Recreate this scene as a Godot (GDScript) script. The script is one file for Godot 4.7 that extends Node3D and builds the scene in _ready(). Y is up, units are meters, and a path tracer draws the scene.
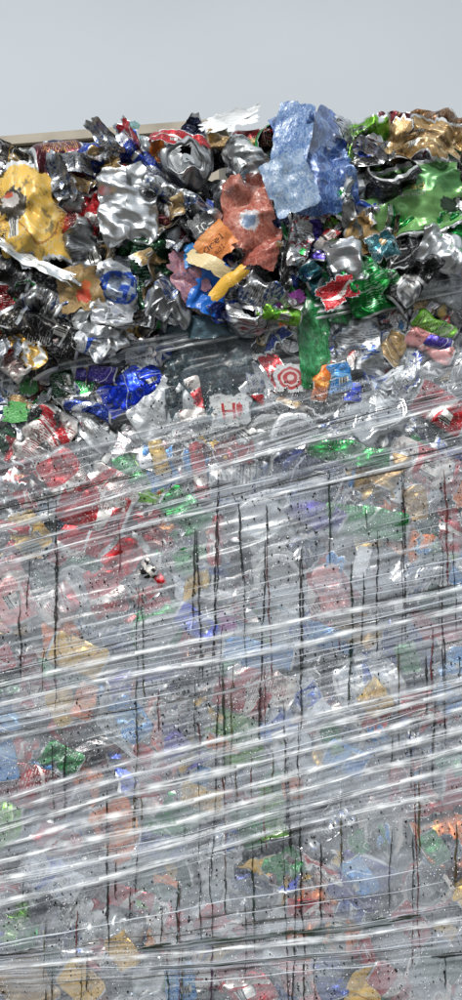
extends Node3D

# A wrapped bale of crushed drink cans in front of a concrete wall, under an overcast sky.
const S := 0.00115      # metres on the bale's front face per pixel of the photograph
const D := 1.15         # camera to the bale's front face
const CY := 0.9         # camera height

var M := {}
var prints := {}
var used := {}
var labels := {}
var marks: Array = []
var lows: FastNoiseLite
var cam: Camera3D

func _ready():
	cam = Camera3D.new()
	add_child(cam)
	cam.position = Vector3(0, CY, D)
	cam.fov = rad_to_deg(2.0 * atan(0.5 * 1000.0 * S / D))
	cam.near = 0.05
	cam.far = 400.0
	cam.current = true
	var we := WorldEnvironment.new()
	var env := Environment.new()
	env.background_mode = Environment.BG_SKY
	env.sky = overcast()
	env.tonemap_mode = Environment.TONE_MAPPER_LINEAR
	env.tonemap_exposure = 1.46
	env.sdfgi_enabled = true
	env.ssao_enabled = true
	env.ssil_enabled = true
	we.environment = env
	add_child(we)
	var sun := DirectionalLight3D.new()
	sun.light_energy = 0.72
	sun.light_angular_distance = 12.0
	sun.light_color = Color(1.0, 0.985, 0.96)
	sun.shadow_enabled = true
	sun.rotation_degrees = Vector3(-42, -20, 0)
	add_child(sun)
	lows = FastNoiseLite.new()
	lows.seed = 11
	lows.frequency = 3.2
	materials()
	setting()
	heap()
	landmarks()
	fill()
	film()
	shards()
	chips()

func overcast() -> Sky:
	var im := Image.create(256, 128, false, Image.FORMAT_RGBF)
	var n := FastNoiseLite.new()
	n.seed = 5
	n.frequency = 1.3
	n.fractal_octaves = 4
	for y in 128:
		var el := PI * (0.5 - (y + 0.5) / 128.0)
		for x in 256:
			var az := TAU * (x + 0.5) / 256.0
			var d := Vector3(cos(el) * cos(az), sin(el), cos(el) * sin(az))
			var c := Color(0.412, 0.446, 0.470)
			if el < 0.0:
				c = Color(0.20, 0.20, 0.195)
			else:
				var k := 1.06 - 0.16 * smoothstep(0.15, 0.6, sin(el)) + 0.9 * smoothstep(0.5, 1.0, sin(el))
				k *= 1.0 + 0.13 * n.get_noise_3d(d.x * 1.6, d.y * 4.0, d.z * 1.6)
				c = c * k
			im.set_pixel(x, y, c)
	var p := PanoramaSkyMaterial.new()
	p.panorama = ImageTexture.create_from_image(im)
	var s := Sky.new()
	s.sky_material = p
	return s

# ------------------------------------------------------------------ helpers
func at(px: float, py: float, z: float) -> Vector3:
	var k := (D - z) / D
	return Vector3((px - 231.0) * S * k, CY + (500.0 - py) * S * k, z)

func numbered(called: String) -> String:
	if not used.has(called):
		used[called] = 0
		return called
	used[called] += 1
	return "%s_%03d" % [called, used[called]]

func tag(o: Node3D, label: String, category: String, group := "", kind := ""):
	if labels.has(label):
		labels[label] = true
	labels[label] = true
	o.set_meta("label", label)
	o.set_meta("category", category)
	if group:
		o.set_meta("group", group)
	if kind:
		o.set_meta("kind", kind)

func node(called: String, m: Mesh, mat: Material, parent: Node = null) -> MeshInstance3D:
	var o := MeshInstance3D.new()
	o.mesh = m
	o.material_override = mat
	if parent:
		o.name = called
		parent.add_child(o, true)
	else:
		o.name = numbered(called)
		add_child(o)
	return o

static func tri(x: float) -> float:
	return absf(x - floorf(x) - 0.5) * 4.0 - 1.0

class Crush:
	# the force that has been at a can: squashed, shortened, bent, creased, turned and pressed against the film
	var ks: PackedVector3Array = []
	var amps: PackedVector3Array = []
	var phs: PackedFloat32Array = []
	var stretch := Vector3.ONE
	var bend := 0.0
	var curl := 0.0
	var pinch := 0.0
	var pk := 40.0
	var turn := Basis.IDENTITY
	var limit := 1.0e9
	static var warp: FastNoiseLite
	var off := Vector3.ZERO
	var hinge := Vector3.ZERO   # a fold: across this direction, past this distance, by this angle
	var hinge_at := 1.0
	var fold := 0.0
	func put(p: Vector3) -> Vector3:
		var q := p * stretch
		var t := q.y * pk + q.x * 9.0
		t = absf(t - floorf(t) - 0.5) * 4.0 - 1.0
		q.z *= 1.0 + pinch * t
		q.z += bend * q.y * q.y + curl * q.x * q.x
		if fold != 0.0:
			t = q.dot(hinge) - hinge_at
			if t > 0.0:
				q -= hinge * t * (1.0 - cos(fold))
				q.z += t * sin(fold) + 0.002
		var o := q + off
		var w1 := warp.get_noise_3dv(o)
		var w2 := warp.get_noise_3d(o.z + 3.0, o.x * 1.7, o.y * 1.7)
		for i in ks.size():
			t = q.dot(ks[i]) + phs[i] + (w1 if i % 2 else w2) * (0.3 + 0.15 * i)
			t = absf(t - floorf(t) - 0.5) * 4.0 - 1.0
			q += amps[i] * (t * clampf(0.9 + 1.0 * (w2 if i % 2 else w1), 0.3, 1.4))
		q = turn * q
		if q.z > limit:
			q.z = limit + (q.z - limit) * 0.3
		return q

func rv(r: RandomNumberGenerator) -> Vector3:
	return Vector3(r.randf_range(-1, 1), r.randf_range(-1, 1), r.randf_range(-1, 1)).normalized()

const FLAT := [[0.12, 0.0085], [0.062, 0.0062], [0.033, 0.0020], [0.012, 0.0004]]
const FOIL := [[0.10, 0.0060], [0.056, 0.0052], [0.034, 0.0030], [0.018, 0.0013], [0.011, 0.0005]]

func crush(r: RandomNumberGenerator, amp: float, turn: Basis, stretch: Vector3, fine := []) -> Crush:
	if Crush.warp == null:
		Crush.warp = FastNoiseLite.new()
		Crush.warp.seed = 2
		Crush.warp.frequency = 13.0
		Crush.warp.fractal_octaves = 2
	var c := Crush.new()
	c.off = Vector3(r.randf(), r.randf(), r.randf()) * 9.0
	c.stretch = stretch
	c.turn = turn
	for spec in fine if fine.size() else [[0.085, 0.0085], [0.055, 0.0075], [0.034, 0.0046], [0.020, 0.0027], [0.0115, 0.0009]]:
		var d := rv(r)
		d.z *= 0.5
		c.ks.append(d.normalized() / (spec[0] * r.randf_range(0.8, 1.25)))
		var a := rv(r) * 0.45 + Vector3(0, 0, 1) * (1.0 if r.randf() < 0.5 else -1.0)
		c.amps.append(a * spec[1] * amp)
		c.phs.append(r.randf())
	c.pinch = 0.35 * amp * r.randf()
	c.pk = r.randf_range(25, 60)
	return c

func grid_mesh(pts: PackedVector3Array, uvs: PackedVector2Array, nu: int, nv: int, smooth := false) -> ArrayMesh:
	# (nu+1) x (nv+1) points, row by row
	var idx := PackedInt32Array()
	for j in nv:
		for i in nu:
			var a := j * (nu + 1) + i
			idx.append_array([a, a + nu + 1, a + 1, a + 1, a + nu + 1, a + nu + 2])
	return tri_mesh(pts, uvs, idx, smooth)

func tri_mesh(pts: PackedVector3Array, uvs: PackedVector2Array, idx: PackedInt32Array, smooth := false, cols := PackedColorArray()) -> ArrayMesh:
	var arr := []
	arr.resize(Mesh.ARRAY_MAX)
	arr[Mesh.ARRAY_VERTEX] = pts
	if uvs.size():
		arr[Mesh.ARRAY_TEX_UV] = uvs
	if cols.size():
		arr[Mesh.ARRAY_COLOR] = cols
	if smooth:
		var n := PackedVector3Array()
		n.resize(pts.size())
		for k in range(0, idx.size(), 3):
			var a := pts[idx[k]]
			var f := (pts[idx[k + 2]] - a).cross(pts[idx[k + 1]] - a)
			n[idx[k]] += f
			n[idx[k + 1]] += f
			n[idx[k + 2]] += f
		for k in n.size():
			n[k] = n[k].normalized()
		arr[Mesh.ARRAY_NORMAL] = n
	arr[Mesh.ARRAY_INDEX] = idx
	var m := ArrayMesh.new()
	m.add_surface_from_arrays(Mesh.PRIMITIVE_TRIANGLES, arr)
	return m

# ------------------------------------------------------------------ materials
func metal(albedo: Color, rough := 0.3, metallic := 1.0) -> StandardMaterial3D:
	var m := StandardMaterial3D.new()
	m.albedo_color = albedo
	m.metallic = metallic
	m.roughness = rough
	return m

func relief(m: StandardMaterial3D, t: Texture2D, height: float, scale: float):
	m.heightmap_enabled = true
	m.heightmap_texture = t
	m.heightmap_scale = height
	m.uv1_scale = Vector3(scale, scale, scale)

const GLYPH := {
	"I": [14, 4, 4, 4, 4, 4, 14], "C": [14, 17, 16, 16, 16, 17, 14], "-": [0, 0, 0, 31, 0, 0, 0],
	"D": [30, 17, 17, 17, 17, 17, 30], "E": [31, 16, 16, 30, 16, 16, 31], "O": [14, 17, 17, 17, 17, 17, 14],
	"r": [0, 0, 22, 25, 16, 16, 16], "e": [0, 0, 14, 17, 31, 16, 14], "l": [12, 4, 4, 4, 4, 4, 14],
	"v": [0, 0, 17, 17, 17, 10, 4], "a": [0, 0, 14, 1, 15, 17, 15], "H": [17, 17, 17, 31, 17, 17, 17],
	"L": [16, 16, 16, 16, 16, 16, 31], "A": [14, 17, 17, 31, 17, 17, 17], "N": [17, 25, 21, 19, 17, 17, 17],
	"U": [17, 17, 17, 17, 17, 17, 14], "d": [1, 1, 15, 17, 17, 17, 15]}

func stamp(im: Image, text: String, x0: int, y0: int, k: int, c: Color):
	for ch in text:
		var g: Array = GLYPH[ch]
		for row in 7:
			for b in 5:
				if (int(g[row]) >> (4 - b)) & 1:
					im.fill_rect(Rect2i(x0 + b * k, y0 + row * k, k, k), c)
		x0 += 6 * k

# name: [base, second, third, kind of pattern, metallic]
var INK := {
	"silver": [Color("c9cbce"), Color("b5b8bc"), Color("8f9498"), 0, 1.0],
	"bright": [Color("dcdee0"), Color("c8cacd"), Color("a9adb1"), 0, 1.0],
	"grey": [Color("8d9093"), Color("a4a7aa"), Color("5e6164"), 1, 0.8],
	"pale": [Color("c6c9cb"), Color("b0b6ba"), Color("9fb0bd"), 2, 0.55],
	"white_red": [Color("d6d4d0"), Color("b3242b"), Color("8c1d24"), 2, 0.45],
	"white_blue": [Color("d3d6da"), Color("2b4fae"), Color("9aa6b8"), 2, 0.45],
	"red": [Color("a5141c"), Color("d8d4d0"), Color("6f0e14"), 1, 0.6],
	"red_dark": [Color("6b1016"), Color("a31a20"), Color("d0c8c2"), 1, 0.6],
	"red_black": [Color("b01820"), Color("1a1718"), Color("cfc8c0"), 2, 0.6],
	"maroon": [Color("4a1822"), Color("7e3138"), Color("b58a4e"), 1, 0.6],
	"blue": [Color("17328f"), Color("c9ced8"), Color("0c1a55"), 1, 0.65],
	"blue_bright": [Color("1636c8"), Color("2f56da"), Color("b9c3de"), 1, 0.75],
	"navy": [Color("161d3d"), Color("2c3a74"), Color("9aa0ae"), 1, 0.6],
	"violet": [Color("3a2c86"), Color("5a48a6"), Color("b9b4cc"), 1, 0.65],
	"purple": [Color("5e1f62"), Color("823a85"), Color("c6a9c8"), 1, 0.5],
	"green": [Color("147a35"), Color("2aa24e"), Color("c4d4c6"), 1, 0.75],
	"green_dark": [Color("123a22"), Color("1f5a34"), Color("8fa596"), 1, 0.65],
	"lime": [Color("6fae2f"), Color("3c7f22"), Color("cfd8c4"), 2, 0.7],
	"gold": [Color("a08356"), Color("775c38"), Color("cdb98c"), 1, 0.45],
	"brown": [Color("6b4a2c"), Color("92683a"), Color("33241a"), 1, 0.5],
	"yellow": [Color("d2ab4e"), Color("dfc27a"), Color("a07030"), 1, 0.35],
	"orange": [Color("cf6a22"), Color("e09a4a"), Color("7d3510"), 1, 0.35],
	"black": [Color("1c1c1e"), Color("2d2d30"), Color("a8aaac"), 1, 0.6],
	"black_gold": [Color("1b1a1a"), Color("a8843e"), Color("c9c9c9"), 2, 0.6],
	"black_white": [Color("232426"), Color("c9cacb"), Color("6f7276"), 2, 0.6],
	"teal": [Color("1d5560"), Color("2f8192"), Color("a9c2c6"), 1, 0.5],
	"sky": [Color("2a78be"), Color("6ba4d2"), Color("d0dbe2"), 1, 0.5],
	"pink": [Color("cf8f8f"), Color("d9d0ce"), Color("b0494e"), 2, 0.4],
}

func ink_image(key: String, seed: int, n := 144) -> Image:
	var ink: Array = INK[key]
	var r := RandomNumberGenerator.new()
	r.seed = seed * 7919 + key.hash() % 100000
	var a := FastNoiseLite.new()
	a.seed = r.randi() % 10000
	a.frequency = 0.03
	a.fractal_octaves = 4
	var b := FastNoiseLite.new()
	b.seed = r.randi() % 10000
	b.frequency = 0.11
	b.fractal_octaves = 3
	var im := Image.create(n, n, false, Image.FORMAT_RGBA8)
	var c0: Color = ink[0]
	var c1: Color = ink[1]
	var c2: Color = ink[2]
	var kind: int = ink[3]
	var ph := r.randf() * TAU
	var w := r.randf_range(0.05, 0.11)
	var ly := r.randf_range(0.3, 0.6)
	var lx := r.randf()
	var bare := Color("c4c6c8")
	for y in n:
		var v := float(y) / n
		for x in n:
			var u := float(x) / n
			var c := c0
			var na := a.get_noise_2d(x, y)
			var nb := b.get_noise_2d(x, y)
			if kind > 0:
				var s := v - ly - 0.14 * sin(TAU * u + ph) - 0.03 * sin(TAU * 2.0 * u)
				if absf(s) < w * (0.6 + 0.4 * sin(TAU * u + ph * 2.0)):
					c = c1
				elif absf(s - w * 1.9) < w * 0.22:
					c = c2
				if kind == 2:
					var du := fposmod(u - lx + 0.5, 1.0) - 0.5
					var e := pow(du / 0.17, 2) + pow((v - ly - 0.12) / 0.2, 2)
					if e < 1.0:
						c = c1 if e > 0.72 or hash(Vector2i(x / 6, y / 12)) % 4 < 2 else c2
				# rows of small print on the back of the can
				var back := fposmod(u - lx, 1.0)
				if back > 0.36 and back < 0.64 and v > 0.12 and v < 0.86 and y % 5 < 2:
					if hash(Vector2i(x / 2, y / 5)) % 7 > 2:
						c = c2
				# a code of bars
				if back > 0.68 and back < 0.82 and v > 0.55 and v < 0.75:
					c = Color(0.85, 0.85, 0.83) if (x * 5 + (x * x) % 7) % 3 > 0 else Color(0.06, 0.06, 0.06)
			else:
				c = c0.lerp(c1, clampf(0.5 + na, 0, 1))
				if y % 36 < 1:
					c = c2
				if na > 0.2 and nb > -0.1:
					c = c.lerp([Color("7e2428"), Color("27407e"), Color("3a3c40")][seed % 3], 0.8)
				if absf(nb) < 0.03:
					c = c.lerp(Color("5e6062"), 0.6)
				if u > 0.3 and u < 0.7 and y % 6 < 2 and v > 0.3 and v < 0.7 and hash(Vector2i(x / 2, y / 6)) % 5 > 1:
					c = c.lerp(Color("2e3034"), 0.75)
			# wear: ink rubbed off along scratches and folds, and dried-on grime
			if kind > 0:
				if absf(na) < 0.022 or nb > 0.52:
					c = c.lerp(bare, 0.75)
			c = c.lerp(Color("3a352f"), clampf((nb * 0.6 - na) * 1.5 - 0.35, 0.0, 0.6))
			c = c.lerp(c1, clampf(nb * 0.3, 0.0, 0.15))
			if v < 0.035 or v > 0.965:
				c = bare
			im.set_pixel(x, y, c)
	return im

func ink(key: String, variant := 0) -> StandardMaterial3D:
	var id := "%s%d" % [key, variant]
	if not prints.has(id):
		var m := StandardMaterial3D.new()
		m.albedo_texture = ImageTexture.create_from_image(ink_image(key, variant))
		m.metallic = INK[key][4]
		m.roughness = 0.35 + 0.05 * variant
		m.heightmap_enabled = true
		m.heightmap_texture = M.dents
		m.heightmap_scale = 0.03
		prints[id] = m
	return prints[id]

func noise_tex(seed: int, size: int, freq: float, oct: int, kind := FastNoiseLite.TYPE_SIMPLEX_SMOOTH, seamless := true) -> NoiseTexture2D:
	var n := FastNoiseLite.new()
	n.noise_type = kind
	n.seed = seed
	n.frequency = freq
	n.fractal_octaves = oct
	var t := NoiseTexture2D.new()
	t.width = size
	t.height = size
	t.seamless = seamless
	t.noise = n
	return t

func materials():
	M.dents = noise_tex(3, 256, 0.035, 3, FastNoiseLite.TYPE_CELLULAR)
	M.alu = metal(Color(0.83, 0.84, 0.85), 0.27)
	M.alu_dull = metal(Color(0.60, 0.61, 0.62), 0.4)
	M.bare = metal(Color(0.78, 0.79, 0.80), 0.36)
	M.bare.heightmap_enabled = true
	M.bare.heightmap_texture = M.dents
	M.bare.heightmap_scale = 0.05
	M.hole = metal(Color(0.03, 0.03, 0.03), 0.6, 0.0)
	M.concrete = StandardMaterial3D.new()
	M.concrete.albedo_texture = tinted(noise_tex(21, 512, 0.012, 5), Color("938c80"), Color("b8b0a2"))
	M.concrete.roughness = 0.9
	M.concrete.uv1_triplanar = true
	M.concrete.uv1_scale = Vector3(0.45, 0.45, 0.45)
	M.ground = StandardMaterial3D.new()
	M.ground.albedo_texture = tinted(noise_tex(22, 512, 0.02, 5), Color("4a4946"), Color("63615c"))
	M.ground.roughness = 0.95
	M.ground.uv1_triplanar = true
	M.ground.uv1_scale = Vector3(0.3, 0.3, 0.3)
	M.thread = StandardMaterial3D.new()
	M.thread.albedo_color = Color(0.82, 0.85, 0.89, 0.5)
	M.thread.transparency = BaseMaterial3D.TRANSPARENCY_ALPHA
	M.thread.roughness = 0.3
	M.drop = StandardMaterial3D.new()
	M.drop.albedo_color = Color(0.05, 0.05, 0.055)
	M.drop.roughness = 0.12
	M.glint_drop = StandardMaterial3D.new()
	M.glint_drop.albedo_color = Color(0.93, 0.94, 0.95)  # near-white colour stands in for the sparkle of clear drops
	M.glint_drop.roughness = 0.15
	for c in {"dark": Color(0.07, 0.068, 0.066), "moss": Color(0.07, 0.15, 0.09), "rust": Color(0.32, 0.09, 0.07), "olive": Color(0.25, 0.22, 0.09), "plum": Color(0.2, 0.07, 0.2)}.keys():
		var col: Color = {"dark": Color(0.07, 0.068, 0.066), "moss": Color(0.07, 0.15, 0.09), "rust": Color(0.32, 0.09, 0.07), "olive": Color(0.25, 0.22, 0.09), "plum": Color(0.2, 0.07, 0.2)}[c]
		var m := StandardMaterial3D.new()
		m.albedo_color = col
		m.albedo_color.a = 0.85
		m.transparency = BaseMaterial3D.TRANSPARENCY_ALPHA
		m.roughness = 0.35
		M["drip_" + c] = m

func tinted(t: NoiseTexture2D, a: Color, b: Color) -> NoiseTexture2D:
	var g := Gradient.new()
	g.set_color(0, a)
	g.set_color(1, b)
	t.color_ramp = g
	return t

func plastic(c: Color, alpha: float, key := "", rough := 0.3) -> StandardMaterial3D:
	var m := StandardMaterial3D.new()
	m.albedo_color = Color(c.r, c.g, c.b, alpha)
	m.roughness = rough
	if key:
		m.albedo_texture = ImageTexture.create_from_image(ink_image(key, 9))
	m.heightmap_enabled = true
	m.heightmap_texture = M.dents
	m.heightmap_scale = 0.055
	if alpha < 1.0:
		m.transparency = BaseMaterial3D.TRANSPARENCY_ALPHA
	return m

# ------------------------------------------------------------------ setting
func setting():
	var g := PlaneMesh.new()
	g.size = Vector2(400, 400)
	var o := node("ground", g, M.ground)
	tag(o, "bare grey concrete yard that the bale stands on", "ground", "", "structure")
	# concrete push wall of the yard, behind the bale
	var w := Node3D.new()
	w.name = "concrete_wall"
	add_child(w)
	w.position = Vector3(-0.03, -0.06, -4.5)
	w.rotation_degrees.y = -12.0
	tag(w, "beige concrete yard wall with a thin coping behind the bale", "wall")
	for i in 7:
		for j in 4:
			var b := BoxMesh.new()
			b.size = Vector3(1.19, 0.74, 0.30)
			var p := node("concrete_panel", b, M.concrete, w)
			p.position = Vector3(-0.6 - i * 1.2, 0.37 + j * 0.748, 0.004 * ((i * 3 + j * 5) % 3))
	var cap := BoxMesh.new()
	cap.size = Vector3(8.44, 0.05, 0.38)
	var cp := node("coping", cap, M.concrete, w)
	cp.position = Vector3(-4.19, 3.02, 0)

# ------------------------------------------------------------------ cans
const R := 0.033
const H := 0.0575

func radius_at(v: float) -> float:
	# v from 0 at the base to 1 at the lid
	if v < 0.1:
		return lerpf(0.025, R, sqrt(v / 0.1))
	if v > 0.87:
		return lerpf(R, 0.0265, smoothstep(0.87, 0.99, v))
	return R

func shell(c: Crush, nu: int, nv: int, smooth := false) -> ArrayMesh:
	var pts := PackedVector3Array()
	var uvs := PackedVector2Array()
	for j in nv + 1:
		var v := float(j) / nv
		if v < 0.12:
			v = pow(v / 0.12, 1.3) * 0.12
		var rr := radius_at(v)
		for i in nu + 1:
			var a := TAU * (i % nu) / nu
			pts.append(c.put(Vector3(sin(a) * rr, lerpf(-H, H, v), cos(a) * rr)))
			uvs.append(Vector2(float(i) / nu + 0.5, 1.0 - v))
	return grid_mesh(pts, uvs, nu, nv, smooth)

func disc(c: Crush, prof: Array, y0: float, flip: float, nu: int, mouth := false, fine := 1) -> ArrayMesh:
	# prof: [radius, height] from the rim inwards
	var pts := PackedVector3Array()
	var idx := PackedInt32Array()
	var raw := PackedVector3Array()
	var rows: Array = []
	for k in prof.size() - 1:
		for f in fine:
			rows.append([lerpf(prof[k][0], prof[k + 1][0], float(f) / fine), lerpf(prof[k][1], prof[k + 1][1], float(f) / fine)])
	rows.append(prof[-1])
	for q in rows:
		for i in nu:
			var a := TAU * i / nu
			var p := Vector3(sin(a) * q[0], y0 + flip * q[1], cos(a) * q[0])
			raw.append(p)
			pts.append(c.put(p))
	for k in rows.size() - 1:
		for i in nu:
			var a := k * nu + i
			var b := k * nu + (i + 1) % nu
			if mouth:
				var m := (raw[a] + raw[b + nu]) * 0.5
				if pow(m.x / 0.0085, 2) + pow((m.z - 0.0125) / 0.0075, 2) < 1.0:
					continue
			if flip > 0:
				idx.append_array([a, a + nu, b, b, a + nu, b + nu])
			else:
				idx.append_array([a, b, a + nu, b, b + nu, a + nu])
	return tri_mesh(pts, PackedVector2Array(), idx)

func lid_mesh(c: Crush, opened: bool) -> ArrayMesh:
	return disc(c, [[0.0255, -0.002], [0.0272, 0.0005], [0.0268, 0.0016], [0.0255, 0.0012], [0.0245, -0.0035], [0.023, -0.005], [0.021, -0.0028], [0.013, -0.0024], [0.006, -0.0024], [0.0005, -0.0024]], H, 1.0, 32, opened, 2)

func base_mesh(c: Crush) -> ArrayMesh:
	return disc(c, [[0.0262, -0.003], [0.0245, 0.0], [0.0228, 0.0008], [0.0215, -0.001], [0.020, -0.0045], [0.015, -0.0085], [0.008, -0.0102], [0.0005, -0.0106]], -H, -1.0, 32, false, 2)

func tab_mesh(c: Crush) -> ArrayMesh:
	# the pull tab: a rounded plate with a finger hole and a rivet end
	var pts := PackedVector3Array()
	var idx := PackedInt32Array()
	var n := 20
	for lay in 2:
		for i in n:
			var a := TAU * i / n
			var o := Vector3(sin(a) * 0.0082, H - 0.0006 + 0.0012 * lay, cos(a) * 0.0125 - 0.004)
			var h := Vector3(sin(a) * 0.0045, H - 0.0006 + 0.0012 * lay, cos(a) * 0.0045 - 0.0095)
			pts.append(c.put(o))
			pts.append(c.put(h))
	for i in n:
		var j := (i + 1) % n
		idx.append_array([2 * i, 2 * j, 2 * i + 1, 2 * j, 2 * j + 1, 2 * i + 1])
		var a := 2 * n + 2 * i
		var b := 2 * n + 2 * j
		idx.append_array([a, a + 1, b, b, a + 1, b + 1])
		idx.append_array([2 * i, a, 2 * j, 2 * j, a, b])
		idx.append_array([2 * i + 1, 2 * j + 1, a + 1, 2 * j + 1, b + 1, a + 1])
	return tri_mesh(pts, PackedVector2Array(), idx)

func film_z(x: float, y: float) -> float:
	return 0.010 * lows.get_noise_2d(x, y) - 0.006 * pow(x / 0.6, 2)

func under_film(px: float, py: float) -> bool:
	return py > 367.0 - px * 0.19

func can(label: String, px: float, py: float, z: float, roll: float, tilt: Vector2, ln: float, wd: float, sq: float, amp: float, key: String, seed: int, ends := 3, opened := false, group := "", smooth := false) -> Node3D:
	# ln, wd: how long and how wide what is left of the can is, in photograph pixels
	var r := RandomNumberGenerator.new()
	r.seed = seed
	var turn := Basis(Vector3(0, 0, 1), deg_to_rad(roll)) * Basis(Vector3(1, 0, 0), deg_to_rad(tilt.x)) * Basis(Vector3(0, 1, 0), deg_to_rad(tilt.y))
	var st := Vector3(wd * S / (2 * R), ln * S / (2 * H), sq * (0.62 if sq < 0.7 else 1.0))
	var c := crush(r, amp, turn, st)
	c.bend = r.randf_range(-5, 5) * amp
	if seed >= 1000 and r.randf() < 0.55:
		var fa := r.randf() * TAU
		c.hinge = Vector3(cos(fa), sin(fa), 0)
		c.hinge_at = r.randf_range(0.002, 0.018)
		c.fold = r.randf_range(0.7, 2.6)
	var p := at(px, py, z)
	if under_film(px, py):
		c.limit = film_z(p.x, p.y) - (0.006 if seed < 300 else (0.009 if seed < 500 else 0.013)) - p.z - 0.00002 * (seed % 97)
	var o := node("crushed_can", shell(c, 48, 34, true), M.bare if key == "bright" and seed < 300 else ink(key, seed % 2))
	o.position = p
	tag(o, label, "can", group)
	if ends & 1:
		node("lid", lid_mesh(c, opened), M.alu if seed % 3 == 2 else M.alu_dull, o)
		if opened:
			node("pull_tab", tab_mesh(c), M.alu, o)
	if ends & 2:
		node("base", base_mesh(c), M.alu_dull if seed < 200 else M.alu, o)
	return o

func sheet_mesh(c: Crush, r: RandomNumberGenerator, w: float, h: float, ragged: float, back: float, nu := 40, nv := 40, smooth := true) -> ArrayMesh:
	var n := FastNoiseLite.new()
	n.seed = r.seed % 9973
	n.frequency = 1.0
	n.fractal_octaves = 4
	var notches := [r.randf() * TAU, r.randf() * TAU, r.randf() * TAU]
	var pts := PackedVector3Array()
	var uvs := PackedVector2Array()
	for j in nv + 1:
		var v := float(j) / nv * 2 - 1
		for i in nu + 1:
			var u := float(i) / nu * 2 - 1
			# square to rounded blank, with torn edges
			var q := Vector2(u, v)
			var round_ := Vector2(u * sqrt(1 - v * v * 0.5), v * sqrt(1 - u * u * 0.5))
			q = q.lerp(round_, 0.25)
			var dir := q.normalized()
			var edge := 1.0 + ragged * (1.1 * n.get_noise_2d(dir.x * 1.6 + 7, dir.y * 1.6) + 0.35 * n.get_noise_2d(dir.x * 7.0, dir.y * 7.0 + 20))
			for nt in 3:
				var da := absf(angle_difference(dir.angle(), notches[nt]))
				edge -= maxf(0.0, 1.0 - da / 0.16) * ragged * 1.6
			q *= lerpf(1.0, edge, pow(maxf(absf(u), absf(v)), 1.5))
			pts.append(c.put(Vector3(q.x * w / 2, q.y * h / 2, -back)))
			uvs.append(Vector2(u * 0.5 + 0.5, 0.5 - v * 0.5))
	return grid_mesh(pts, uvs, nu, nv, smooth)

func scrap(called: String, label: String, category: String, px: float, py: float, z: float, w: float, h: float, roll: float, tilt: Vector2, amp: float, curl: Vector2, ragged: float, mat: Material, seed: int, lined := true, group := "") -> Node3D:
	var r := RandomNumberGenerator.new()
	r.seed = seed
	var turn := Basis(Vector3(0, 0, 1), deg_to_rad(roll)) * Basis(Vector3(1, 0, 0), deg_to_rad(tilt.x)) * Basis(Vector3(0, 1, 0), deg_to_rad(tilt.y))
	var c := crush(r, amp, turn, Vector3.ONE, FLAT if seed < 300 else [])
	c.curl = curl.x
	c.bend = curl.y
	var p := at(px, py, z)
	if under_film(px, py):
		c.limit = film_z(p.x, p.y) - (0.0055 if seed < 300 else 0.011) - p.z - 0.00002 * (seed % 53)
	r.seed = seed
	var o := node(called, sheet_mesh(c, r, w * S, h * S, ragged, 0.0), mat)
	o.position = p
	tag(o, label, category, group)
	if lined:
		r.seed = seed
		node("bare_inside", sheet_mesh(c, r, w * S * 1.03, h * S * 1.03, ragged, 0.0007), M.alu, o)
	return o

func mark(name_: String, px: float, py: float):
	marks.append([name_, px, py])

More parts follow.
